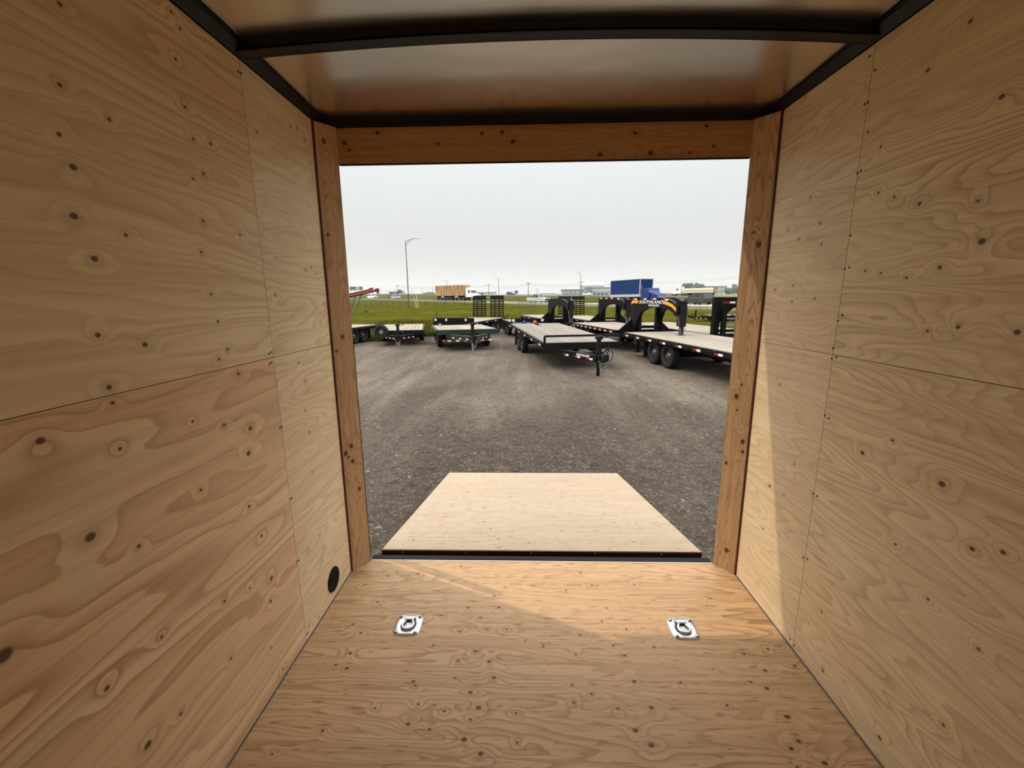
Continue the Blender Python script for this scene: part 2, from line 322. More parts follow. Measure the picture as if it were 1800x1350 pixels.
def sheet(name, material, parent, org, U, V, lu, lv, thick, knots=None, seed=0., rad=.0043, gap=.0009, nrand=0, cell=.03, hole=None):
    """a plywood sheet: front face spanned by U (grain) and V from org, thickness away from the face; carries 'pw' and 'kn'"""
    org, U, V = Vector(org), Vector(U).normalized(), Vector(V).normalized(); N = U.cross(V)
    nu, nv = max(2, int(lu/cell)), max(2, int(lv/cell))
    us = np.linspace(gap, lu-gap, nu+1); vs_ = np.linspace(gap, lv-gap, nv+1)
    uu, vv = np.meshgrid(us, vs_, indexing='ij'); uu = uu.ravel(); vv = vv.ravel()
    P = np.array(org)[None]+uu[:, None]*np.array(U)+vv[:, None]*np.array(V)
    K = []
    if knots is not None and len(knots):
        rel = knots[:, :3]-np.array(org); ku = rel@np.array(U); kv = rel@np.array(V); kn_ = np.abs(rel@np.array(N))
        ok = (ku > -.05) & (ku < lu+.05) & (kv > -.05) & (kv < lv+.05) & (kn_ < .02)
        K = [(a, b, r*rad) for a, b, r in zip(ku[ok], kv[ok], knots[ok][:, 3])]
    rs = np.random.RandomState(int(seed*10)+3)
    for _ in range(nrand): K.append((rs.uniform(.02, lu-.02), rs.uniform(.02, lv-.02), rad*rs.uniform(.5, 1.2)))
    if not K: K = [(-9., -9., .01)]
    K = np.array(K)
    n = len(P); idx = np.arange(n).reshape(nu+1, nv+1)
    F = np.stack([idx[:-1, :-1], idx[1:, :-1], idx[1:, 1:], idx[:-1, 1:]], -1).reshape(-1, 4).tolist()
    ring = list(idx[:, 0])+list(idx[-1, 1:])+list(idx[-2::-1, -1])+list(idx[0, -2:0:-1])
    B = P[ring]-np.array(N)*thick; b0 = n; m = len(ring)
    F += [[ring[k], b0+k, b0+(k+1) % m, ring[(k+1) % m]] for k in range(m)]; nf = len(F)-m
    F.append([b0+k for k in range(m)][::-1])
    me = bpy.data.meshes.new(name); me.from_pydata(np.vstack([P, B]).tolist(), [], F); me.update()
    me.materials.append(material); me.materials.append(PLYEDGE)
    mi = [0]*nf+[1]*(m+1); me.polygons.foreach_set('material_index', mi)
    a = me.attributes.new('pw', 'FLOAT_VECTOR', 'POINT'); A = np.zeros((n+m, 3), np.float32)
    A[:n, 0] = uu; A[:n, 1] = vv; A[:, 2] = seed; A[n:, 0] = uu[ring]; A[n:, 1] = vv[ring]; a.data.foreach_set('vector', A.ravel())
    FQ = np.array(F[:nf]); cu = uu[FQ].mean(1); cv = vv[FQ].mean(1)        # each face follows its own nearest knot
    d2 = np.sqrt(((cu[:, None]-K[None, :, 0])/1.25)**2+(cv[:, None]-K[None, :, 1])**2)-K[None, :, 2]*1.5; i = d2.argmin(1)
    kx = (uu[FQ]-K[i, 0][:, None])/(K[i, 2]*1.25)[:, None]; ky = (vv[FQ]-K[i, 1][:, None])/K[i, 2][:, None]
    nl = len(me.loops); a = me.attributes.new('kn', 'FLOAT_VECTOR', 'CORNER'); A = np.full((nl, 3), 99, np.float32)
    A[:nf*4, 0] = kx.ravel(); A[:nf*4, 1] = ky.ravel(); A[:nf*4, 2] = 0; a.data.foreach_set('vector', A.ravel())
    return obj(name, me, parent)

TH = .010
def structure(o): o['kind'] = 'structure'; return o
# outer skins carry the plywood sheets
wl = structure(MB().box(-W2-.06, -W2-TH, YF, 2.15, -.02, 2.30).build('wall_left', SEAM))
DY0, DY1, DZ = -2.35, -1.35, 1.98                        # side doorway added out of view, lets daylight onto the near walls
wr = MB(); wr.box(W2+TH, W2+.06, DY1, 2.15, -.02, 2.30); wr.box(W2+TH, W2+.06, YF, DY0, -.02, 2.30); wr.box(W2+TH, W2+.06, DY0, DY1, DZ, 2.30)
wr = structure(wr.build('wall_right', SEAM))
sheet('plywood_panel', PW_U, wl, (-W2, -.875, ZS), (0,1,0), (0,0,1), YS+.875, H-ZS, TH, KL, 3.1, .0046)
sheet('plywood_panel', PW_L, wl, (-W2, -.875, 0), (0,1,0), (0,0,1), YS+.875, ZS, TH, KL, 8.3, .0046)
sheet('plywood_panel', PW_S, wl, (-W2, YS, ZS), (0,1,0), (0,0,1), Y1-YS-.006, H-ZS, TH, KL, 5.7)
sheet('plywood_panel', PW_S, wl, (-W2, YS, 0), (0,1,0), (0,0,1), Y1-YS-.006, ZS, TH, KL, 1.9)
sheet('plywood_panel', PW_U, wl, (-W2, YF, 0), (0,1,0), (0,0,1), -.875-YF, H, TH, None, 2.2, nrand=12)
# right wall: U x V must face -x -> U=(0,-1,0)
def rsheet(m, y0, y1, z0, z1, k, s, **kw): return sheet('plywood_panel', m, wr, (W2, y1, z0), (0,-1,0), (0,0,1), y1-y0, z1-z0, TH, k, s, **kw)
rsheet(PW_R, -.875, YS, ZS, H, KR, 4.4); rsheet(PW_R, -.875, YS, 0, ZS, KR, 9.6)
rsheet(PW_S, YS, Y1-.006, ZS, H, KR, 6.1); rsheet(PW_S, YS, Y1-.006, 0, ZS, KR, 2.5)
rsheet(PW_R, DY1, -.875, 0, H, None, 7.7, nrand=8); rsheet(PW_R, YF, DY0, 0, H, None, 5.5, nrand=4); rsheet(PW_R, DY0, DY1, DZ, H, None, 6.6, nrand=2)
wf = structure(MB().box(-W2-.06, W2+.06, YF-.06, YF-TH, -.02, 2.30).build('wall_front', SEAM))
sheet('plywood_panel', PW_U, wf, (W2, YF, 0), (-1,0,0), (0,0,1), 2*W2, H, TH, None, 1.1, nrand=20)
# screws along the sheet edges
scr = MB().lathe([(.0001, .0016), (.0030, .0016), (.0042, .0006), (.0044, 0)], 10, 'x').mesh('screw', SCREWM)
scl = "419,126 424,129 476,619 473,622 477,637 474,640 492,752 495,750 510,877 513,875 522,987 525,985 539,1115 542,1112"
scrr = "1529,99 1538,123 1520,183 1526,180 1526,232 1507,304 1513,300 1495,414 1485,473 1493,470 1473,564 1481,554 1464,612 1462,630 1470,628 1450,730 1457,735 1430,868 1436,872 1412,980 1419,983 1389,1123 1396,1134"
for s_, x_, par, rz in ((scl, -W2, wl, 0), (scrr, W2, wr, math.pi)):
    for w in s_.split():
        q = w.split(','); p = on(float(q[0]), float(q[1]), 0, x_); obj('screw', scr, par, p, (0, 0, rz))
# floor
fl = structure(MB().box(-W2-.06, W2+.06, YF-.06, 2.15, -.09, -.0185).build('floor', SEAM))
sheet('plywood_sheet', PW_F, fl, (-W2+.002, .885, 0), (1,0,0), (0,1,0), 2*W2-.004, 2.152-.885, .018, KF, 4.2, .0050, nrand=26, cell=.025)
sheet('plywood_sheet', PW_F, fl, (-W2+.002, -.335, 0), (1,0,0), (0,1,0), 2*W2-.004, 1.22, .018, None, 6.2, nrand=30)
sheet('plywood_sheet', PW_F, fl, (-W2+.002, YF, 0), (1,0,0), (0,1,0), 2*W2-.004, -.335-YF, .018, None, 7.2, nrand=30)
MB().box(-.945, .938, 2.152, 2.157, -.02, .0015).build('floor_edge_strip', ALU, fl)
# grey base line where wall sheets meet the floor
for i, sgn in ((1, -1), (2, 1)):
    structure(MB().box(sgn*W2-.004*(sgn > 0), sgn*W2+.004*(sgn < 0), YF if sgn < 0 else DY1, Y1-.01, 0.0, .006).build('baseboard_'+('left' if sgn < 0 else 'right'), STEELG))
# slanted rear posts
def post(side):
    n = 'left' if side < 0 else 'right'
    a = Vector((side*W2, Y1, 0)); b = Vector((XL if side < 0 else XR, Y2, 0)); d = b-a; L = d.length
    # grain vertical; face towards the room
    if side < 0: o_, U, V = a, (0,0,1), -d.normalized(); o_ = b
    else: o_, U, V = a, (0,0,1), -d.normalized(); o_ = b
    N = Vector(U).cross(Vector(V))
    base = MB(); nn = Vector((0, 1, 0))
    root = MB().prism([(side*(W2+.06), Y1+.012), (a.x, a.y+.012), (b.x+side*.006, b.y+.012), (b.x+side*.020, 2.187), (side*(W2+.06), 2.187)], -.02, 2.30, 'z').build('door_post_'+n, BLACKM)
    root = structure(root)
    if side < 0: MB().box(-1.035, -.993, 2.24, 2.27, -.05, 1.2).build('shadow_bar', BLACKM, root)  # added bar, hidden behind the post, casts the shadow strip beside the floor streak
    root.name = 'trim_'+('1' if side < 0 else '2')
    if N.y > 0:                                             # flip so that the face looks to -y
        V = d.normalized(); o_ = a
    sheet('post_board', PW_P, root, (o_.x, o_.y, 0.0), U, V, H+.002, L, .011, None, 3.3+side, .009, nrand=9, cell=.02)
    MB().beam((a.x-side*.004, a.y-.004, 0.0), (a.x-side*.004, a.y-.004, H), .006, .010, up=(0,1,0)).build('edge_strip', REDGAP, root)
    scm = MB().lathe([(.0001, -.002), (.0035, -.002), (.0045, 0)], 8, 'y').mesh('screw', ZINCD)
    for z in (.12, .62, 1.06, 1.32, 1.9): obj('screw', scm, root, (a.x+(b.x-a.x)*.35, a.y+(b.y-a.y)*.35-.0004, z))
    return root
post(-1); post(1)
hd = structure(MB().prism([(Y2+.012, 2.050), (2.277, 2.086), (2.277, 2.30), (Y2+.012, 2.30)], -W2-.06, W2+.06, 'x').build('trim_3', BLACKM))
sheet('header_board', PW_H, hd, (XL-.004, Y2, 2.050), (1,0,0), (0,0,1), XR-XL+.008, H-2.050, .011, None, 5.2, .008, nrand=13, cell=.02)
MB().box(XL, XR, Y2-.001, Y2+.012, 2.046, 2.0495).build('door_seal', BLACKM, hd)
# roof: arched galvanised skin flattening at the rear, black bows and side coves
def roof_z(x, y):
    t = min(1, max(0, (y-1.58)/.52)); amp = .036*(1-t)+.0*t; return 2.243-.006*t+amp*(1-(x/1.05)**2)
b = MB(); nx, ny = 40, 60; xs = np.linspace(-1.045, 1.045, nx+1); ys = np.linspace(YF-.05, 2.17, ny+1)
vs = [(x, y, roof_z(x, y)) for y in ys for x in xs]; vs += [(x, y, roof_z(x, y)+.02) for y in ys for x in xs]; n1 = (nx+1)*(ny+1)
q = [(j*(nx+1)+i, j*(nx+1)+i+1, (j+1)*(nx+1)+i+1, (j+1)*(nx+1)+i) for j in range(ny) for i in range(nx)]
b.add(vs, q+[tuple(k+n1 for k in f) for f in q], 0, True)
ce = structure(b.build('ceiling', ROOFM))
for yb in (1.531, .92, .31, -.30, -.91, -1.52, -2.13):
    b = MB(); xs = np.linspace(-1.015, 1.015, 31)
    for y0, y1_, zt in ((yb, yb+.006, None), (yb+.046, yb+.052, None), (yb, yb+.052, .005)):
        lo = [2.2105+.036*(1-(x/1.03)**2) for x in xs]; hi = [roof_z(x, yb)+.001 if zt is None else l+zt for x, l in zip(xs, lo)]
        n = len(xs); vv = [(x, y0, l) for x, l in zip(xs, lo)]+[(x, y0, h) for x, h in zip(xs, hi)]+[(x, y1_, l) for x, l in zip(xs, lo)]+[(x, y1_, h) for x, h in zip(xs, hi)]
        fs = []
        for i in range(n-1): fs += [(i, i+1, n+i+1, n+i), (2*n+i, 3*n+i, 3*n+i+1, 2*n+i+1), (i, 2*n+i, 2*n+i+1, i+1), (n+i, n+i+1, 3*n+i+1, 3*n+i)]
        b.add(vv, fs)
    b.build('roof_bow', STEELK, ce)
for sgn, nm in ((-1, 'trim_4'), (1, 'trim_5')):
    structure(MB().prism([(sgn*(W2+.008), 2.2075), (sgn*(W2-.006), 2.2075), (sgn*(W2-.03), 2.232), (sgn*(W2-.035), 2.245), (sgn*(W2+.008), 2.245)], YF, 2.13, 'y').build(nm, STEELK))
structure(MB().box(-W2, W2, 2.125, 2.158, 2.2070, 2.241).build('trim_6', STEELK))

# ------------------------------------------------------------------ fittings in the trailer
def d_ring(x, y, label, group):
    t = thing('recessed_tie_down', label, 'tie-down', (x, y, 0), 0, group)
    # plate with a round opening, recessed pan
    n = 48; hw, hh = .059, .063; z = .0035; ro = .034
    outer = []
    for k in range(n):
        a = 2*math.pi*k/n; c, s = math.cos(a), math.sin(a)
        sc = 1/((abs(c)/hw)**5+(abs(s)/hh)**5)**(1/5); outer.append((c*sc, s*sc))
    b = MB()
    rings = [[(p[0]*1.0, p[1]*1.0, 0.0) for p in outer], [(p[0]*.985, p[1]*.985, z) for p in outer],
             [(ro*1.12*math.cos(2*math.pi*k/n), ro*1.2*math.sin(2*math.pi*k/n), z) for k in range(n)],
             [(ro*math.cos(2*math.pi*k/n), ro*1.08*math.sin(2*math.pi*k/n), z-.0025) for k in range(n)],
             [(ro*.93*math.cos(2*math.pi*k/n), ro*1.0*math.sin(2*math.pi*k/n), -.0005+.0012) for k in range(n)]]
    vv = [v for r in rings for v in r]
    b.add(vv, [(i*n+k, i*n+(k+1)%n, (i+1)*n+(k+1)%n, (i+1)*n+k) for i in range(len(rings)-1) for k in range(n)], 0, True)
    b.build('plate', CHROME, t)
    p = MB(); p.lathe([(.0001, .0006), (.012, .0007), (.020, .0010)], 32, 'z', 0); p.lathe([(.020, .0010), (.030, .0012), (.0340, .0018)], 32, 'z', 1); p.build('pan', [ZINCD, PANDARK], t)  # shallow pan, outer ring coloured dark as painted recess shade
    MB().box(-.027, .027, .018, .043, .0030, .0042).build('bracket_slot', PANDARK, t)  # dark slab paints the shade of a slot around the bracket
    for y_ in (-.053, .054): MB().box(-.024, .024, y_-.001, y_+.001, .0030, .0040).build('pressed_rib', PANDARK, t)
    # ring lying in the pan
    pts = [(.024*math.cos(a), -.006+.027*math.sin(a), .010) for a in np.linspace(math.radians(125), math.radians(415), 26)]
    MB().tube(pts, .0052, 10).build('ring', CHROME, t)
    b = MB(); b.box(-.022, .022, .022, .030, .001, .0125); b.box(-.022, .022, .033, .039, .001, .009); b.build('bracket', ZINCD, t, bevel=.0015)
    for sx_ in (-1, 1):
        for sy_ in (-1, 1):
            MB().lathe([(.0001, .0105), (.004, .0100), (.0075, .0075), (.0088, .0050), (.0088, .003)], 14, 'z', c=(sx_*.043, sy_*.047, 0)).build('bolt', ZINCD, t)
    return t
d_ring(-.608, 1.668, 'square zinc tie-down ring plate in the shaded floor, on the round vent\'s side', None)
d_ring(.609, 1.668, 'square zinc tie-down ring plate in the floor at the edge of the sunlit patch', None)
v = thing('wall_vent', 'round black plastic vent low on the plywood wall beside the door post', 'vent', (-W2, 1.847, .098))
MB().lathe([(.0001, .004), (.048, .004), (.052, .0055), (.058, .0045), (.060, .0002)], 36, 'x').build('cover', BLACKM, v)
b = MB()
for k in range(-3, 4): b.box(.0038, .0065, -math.sqrt(.046**2-(k*.012)**2), math.sqrt(.046**2-(k*.012)**2), k*.012-.002, k*.012+.002)
b.build('louvres', BLACKM, v)

# ------------------------------------------------------------------ ramp door
RA = Vector((0, 2.272, -.008)); RB = Vector((0, 4.49, -.462)); rd = (RB-RA).normalized(); rn = Vector((1,0,0)).cross(rd)
rl = (RB-RA).length
rt = thing('ramp_door', 'pale plywood rear ramp door folded down onto the gravel', 'ramp', (0, 0, 0))
ssplit = (on(900, 868, 2, -.36).y-RA.y)/rd.y
b = MB(); c0 = RA-rn*.012
b.add([Vector((x, 0, 0))+RA+rd*s_-rn*q for x in (-.925, .930) for s_ in (.004, rl-.004) for q in (.0125, .048)], [(0,1,3,2),(4,6,7,5),(0,4,5,1),(2,3,7,6),(0,2,6,4),(1,5,7,3)])
b.build('frame', STEELK, rt)
sheet('plywood_sheet', PW_D, rt, RA+Vector((-.925, 0, 0)), (1,0,0), rd, 1.855, ssplit, .012, None, 7.9, .006, nrand=40)
sheet('plywood_sheet', PW_D, rt, RA+rd*ssplit+Vector((-.925, 0, 0)), (1,0,0), rd, 1.855, rl-ssplit, .012, None, 2.9, .006, nrand=18)
b = MB(); b.box(-.925, .930, 2.266, 2.271, -.052, -.010); b.build('edge_board', mat('dark_edge_wood', (.060,.024,.012), .6), rt)
sm_ = MB().lathe([(.0001, -.003), (.004, -.0025), (.005, 0)], 8, 'y').mesh('screw', ZINCD)
for x in (-.80, -.43, -.05, .32, .70): obj('screw', sm_, rt, (x, 2.266, -.022))
b = MB(); b.box(-.962, .955, 2.160, 2.236, -.09, -.022); b.box(-.945, .94, 2.218, 2.262, -.075, -.046); b.cyl((-.94, 2.249, -.046), (.935, 2.249, -.046), .009, 10)
sill = structure(b.build('trim_7', BLACKM))
MB().box(-.93, .93, 2.160, 2.172, -.022, -.010).build('sill_lip', BLACK, sill)
MB().box(-.95, .945, 2.190, 2.196, -.022, -.014).build('sill_lip', BLACK, sill)

# ------------------------------------------------------------------ ground, field, roads
GZ = -.66
def lot_z(y): return -.5 if y < 5 else (-.5+(GZ+.5)*(y-5)/8 if y < 13 else GZ)
def azim(px): q = ray(px, 525); return math.atan2(q.x, q.y)
def station(px, py, D): p = at(px, py, D); return (math.atan2(p.x-CAM.x, p.y), math.hypot(p.x-CAM.x, p.y), p.z)
R1 = [(-1.2, 420, 4.0), (-.7, 300, 3.0)]+[station(*a) for a in ((640,525.1,180), (760,527.6,130), (850,530,117), (910,531.4,108), (950,532.1,103), (1037,533.6,90), (1125,535,76), (1225,536.3,64), (1300,537.5,57))]+[(.75, 50, .3), (1.2, 48, .3)]
R2 = [(-1.2, 520, 7), (-.7, 400, 6.5)]+[station(*a) for a in ((600,517.0,300), (760,516.8,260), (900,519.2,220), (1100,519.8,180), (1290,520.6,150))]+[(.75, 130, 1.8), (1.2, 120, 1.8)]
def road_at(R, a): return np.interp(a, [r[0] for r in R], [r[1] for r in R]), np.interp(a, [r[0] for r in R], [r[2] for r in R])
def half_along(R, a):                                     # half width of the road measured along the sight line
    e = .01; d0, _ = road_at(R, a-e); d1, _ = road_at(R, a+e); d, _ = road_at(R, a)
    t = np.array([d1*math.sin(a+e)-d0*math.sin(a-e), d1*math.cos(a+e)-d0*math.cos(a-e)]); t /= np.linalg.norm(t)
    s_ = abs(t[0]*math.cos(a)-t[1]*math.sin(a)); return 5.5/max(s_, .25)
az = np.linspace(-1.2, 1.2, 181); rows = []
for a in az:
    d1, z1 = road_at(R1, a); h1 = half_along(R1, a); d2, z2 = road_at(R2, a)
    ds = [16, 24, max(26, min(d1-h1-20, d1*.45)), d1-h1-14, d1-h1-1.5, d1+h1+1.5, d1+h1+12, max(d1+h1+14, d2-14), d2-7, d2+7, d2+60, 900, 2600]
    zs = [GZ-.04, GZ-.04, GZ-.02, (GZ*.45+z1*.55)-.35, z1-.42, z1-.42, z1-.9, z2-.9, z2-.35, z2-.35, z2-.5, 10, 27]
    zs[7] = min(zs[7], z2-.4); ds = list(np.maximum.accumulate(np.array(ds)+np.arange(len(ds))*1e-3))
    rows.append((ds, zs))
cols = []
for a, (ds, zs) in zip(az, rows):
    D = np.concatenate([np.linspace(ds[i], ds[i+1], 7 if i < 8 else 4, endpoint=False) for i in range(len(ds)-1)]+[[ds[-1]]])
    cols.append([(CAM.x+d*math.sin(a), d*math.cos(a), z) for d, z in zip(D, np.interp(D, ds, zs))])
m = len(cols[0]); b = MB()
b.add([p for c in cols for p in c], [(i*m+j, (i+1)*m+j, (i+1)*m+j+1, i*m+j+1) for i in range(len(cols)-1) for j in range(m-1)], 0, True)
structure(b.build('grass_field', GRASS))
def terr(x, y):
    a = math.atan2(x-CAM.x, y); d = math.hypot(x-CAM.x, y); i = min(len(az)-1, max(0, int(round((a+1.2)/2.4*180)))); return float(np.interp(d, *rows[i]))
def road(name, R, half):
    b = MB(); L = []
    for a in np.linspace(-1.15, 1.1, 120):
        d, z = road_at(R, a); h = half_along(R, a)*half/5.5
        L += [(CAM.x+(d-h)*math.sin(a), (d-h)*math.cos(a), z), (CAM.x+(d+h)*math.sin(a), (d+h)*math.cos(a), z+.02)]
    n = len(L)//2; L += [(x, y, z-.8) for x, y, z in L]
    b.add(L, [(2*i, 2*i+2, 2*i+3, 2*i+1) for i in range(n-1)]+[(2*n+2*i, 2*i, 2*i+1, 2*n+2*i+1) for i in (0, n-1)]+[(2*i, 2*n+2*i, 2*n+2*i+2, 2*i+2) for i in range(n-1)]+[(2*i+1, 2*i+3, 2*n+2*i+3, 2*n+2*i+1) for i in range(n-1)])
    return structure(b.build(name, ROADM))
road('near_highway', R1, 5.5); road('far_highway', R2, 5.0)
def road_point(R, px): a = azim(px); d, z = road_at(R, a); return Vector((CAM.x+d*math.sin(a), d*math.cos(a), z))
# gravel lot
def lot_far(x):
    return float(np.interp(x, [-60, -30, -9, -6.5, -4.6, -2.5, 0, 3, 10, 30], [19, 19, 20.5, 24.5, 25.5, 29, 39, 44, 48, 50]))+.5*math.sin(x*2.1)+.3*math.sin(x*5.3+1)
b = MB(); xs = np.linspace(-60, 70, 261); m = 60; vs = []
for x in xs:
    yf = lot_far(x)
    for j in range(m+1):
        t = j/m; y = -50+(yf+50)*t**.6; vs.append((x, y, lot_z(y)-(.06 if j == m else 0)))
b.add(vs, [(i*(m+1)+j, (i+1)*(m+1)+j, (i+1)*(m+1)+j+1, i*(m+1)+j+1) for i in range(len(xs)-1) for j in range(m)], 0, True)
lot = structure(b.build('gravel_lot', GRAVEL))
# loose stones on the near gravel
b = MB(); rs = np.random.RandomState(5)
oc = np.array([(1,0,0),(-1,0,0),(0,1,0),(0,-1,0),(0,0,1),(0,0,-1)], float); of = [(0,2,4),(2,1,4),(1,3,4),(3,0,4),(2,0,5),(1,2,5),(3,1,5),(0,3,5)]
for _ in range(9000):
    y = 2.4+14*rs.rand()**1.3; x = rs.uniform(-.75, .75)*y+.1
    if abs(x) < .97 and y < 4.55: continue
    r = rs.uniform(.004, .012)*(1.7 if rs.rand() < .06 else 1)
    v_ = oc*np.array([r*rs.uniform(.7, 1.3), r*rs.uniform(.7, 1.3), r*.6]); t = rs.rand()*6.3
    v_ = v_@np.array([[math.cos(t), math.sin(t), 0], [-math.sin(t), math.cos(t), 0], [0, 0, 1]]); v_ += rs.normal(0, r*.12, v_.shape)
    b.add(v_+np.array([x, y, lot_z(y)+r*.35]), of)
st = b.build('loose_gravel', STONE); tag(st, 'loose grey gravel stones strewn over the lot in front of the ramp', 'gravel', kind='stuff')
# grass blades at the edge of the field
b = MB(); rs = np.random.RandomState(9)
for _ in range(26000):
    x = rs.uniform(-14, 3); y0 = lot_far(x); y = y0-.7+rs.rand()**2.2*24; hgt = rs.uniform(.08, .26)*(1.0 if rs.rand() < .93 else 2.2)
    if x > -2 and y > 48: continue
    dx, dy = rs.normal(0, .06, 2); w = rs.uniform(.008, .018); zg = terr(x, y) if y > y0 else lot_z(y)
    b.add([(x-w, y, zg-.02), (x+w, y, zg-.02), (x+dx, y+dy, zg+hgt)], [(0,1,2)], 0 if rs.rand() < .88 else 1)
gr = b.build('grass_blades', [GBLADE, GDRY]); tag(gr, 'rough green grass growing along the edge of the gravel lot', 'grass', kind='stuff')

# ------------------------------------------------------------------ flat-deck trailers standing on the lot
WHEELS = {}
def wheel_mesh(r, w):
    if (r, w) in WHEELS: return WHEELS[(r, w)]
    t = MB(); h = w/2; ri = r*.60
    t.lathe([(ri, -h*.75), (r*.72, -h*.98), (r*.90, -h), (r*.975, -h*.82), (r, -h*.55), (r, -h*.28), (r*.975, -h*.26), (r*.975, -h*.18), (r, -h*.16), (r, h*.16), (r*.975, h*.18), (r*.975, h*.26), (r, h*.28), (r, h*.55), (r*.975, h*.82), (r*.90, h), (r*.72, h*.98), (ri, h*.75)], 30, 'x')
    a = MB(); a.lathe([(ri*1.0, -h*.75), (ri*.96, -h*.5), (ri*.96, h*.5), (ri, h*.75)], 26, 'x')
    a.lathe([(ri*.96, -h*.1), (ri*.72, -h*.38), (ri*.45, -h*.30), (ri*.42, -h*.30)], 26, 'x'); a.lathe([(ri*.96, h*.1), (ri*.72, h*.38), (ri*.45, h*.30), (ri*.42, h*.30)], 26, 'x')
    for k in range(8):                                   # dark hand holes ring as shallow spoke windows
        th = 2*math.pi*k/8
        for sg in (-1, 1): a.cyl((sg*h*.30, ri*.80*math.cos(th), ri*.80*math.sin(th)), (sg*h*.40, ri*.80*math.cos(th), ri*.80*math.sin(th)), ri*.10, 6)
    hb = MB(); hb.cyl((-h*.85, 0, 0), (h*.85, 0, 0), ri*.26, 14); hb.cyl((-h*.40, 0, 0), (h*.40, 0, 0), ri*.44, 16)
    for k in range(6):
        th = 2*math.pi*k/6; hb.cyl((-h*.5, ri*.36*math.cos(th), ri*.36*math.sin(th)), (h*.5, ri*.36*math.cos(th), ri*.36*math.sin(th)), ri*.06, 6)
    WHEELS[(r, w)] = (t.mesh('wheel', TIRE), a.mesh('rim', RIM), hb.mesh('hub', HUB)); return WHEELS[(r, w)]
def add_wheel(root, x, y, r=.38, w=.22, z=None):
    t, a, h = wheel_mesh(r, w); o = obj('wheel', t, root, (x, y, r if z is None else z)); obj('rim', a, o); obj('hub', h, o); return o
REFL = {}
def reflector(root, p, axis, L=.30, hh=.05):
    """red + white strip of reflective tape"""
    k = (axis, L, hh)
    if k not in REFL:
        b = MB()
        if axis == 'y': b.box(-.004, .004, -L/2, 0, -hh/2, hh/2, 1); b.box(-.004, .004, 0, L/2, -hh/2, hh/2, 0)
        else: b.box(-L/2, 0, -.004, .004, -hh/2, hh/2, 0); b.box(0, L/2, -.004, .004, -hh/2, hh/2, 1)
        REFL[k] = b.mesh('reflector', [REDR, WHITER])
    return obj('reflector', REFL[k], root, p)
def text_mesh(name, s, size, material, shear=.25, bold=.012, extr=.004):
    cu = bpy.data.curves.new(name, 'FONT'); cu.body = s; cu.size = size; cu.shear = shear; cu.offset = bold*size; cu.extrude = extr; cu.align_x = 'LEFT'
    o = bpy.data.objects.new(name, cu); COL.objects.link(o); dg = bpy.context.evaluated_depsgraph_get()
    me = bpy.data.meshes.new_from_object(o.evaluated_get(dg)); bpy.data.objects.remove(o); me.materials.clear(); me.materials.append(material); return me
def chain(root, a, b, sag, n=16, r=.014):
    a = Vector(a); b = Vector(b); m = MB()
    pts = [a.lerp(b, t)-Vector((0, 0, sag*4*t*(1-t))) for t in np.linspace(0, 1, n+1)]
    for i in range(n):
        c = (pts[i]+pts[i+1])/2; d = (pts[i+1]-pts[i]); L = d.length*.62; d.normalize()
        s_ = d.cross(Vector((0, 1, .3))).normalized()
        if i % 2: s_ = d.cross(s_).normalized()
        loop = [c+d*(L*math.cos(t))+s_*(.032*math.sin(t)) for t in np.linspace(0, 2*math.pi, 9)]
        m.tube(loop, r*.5, 5)
    return m.build('safety_chain', CHAINM, root)

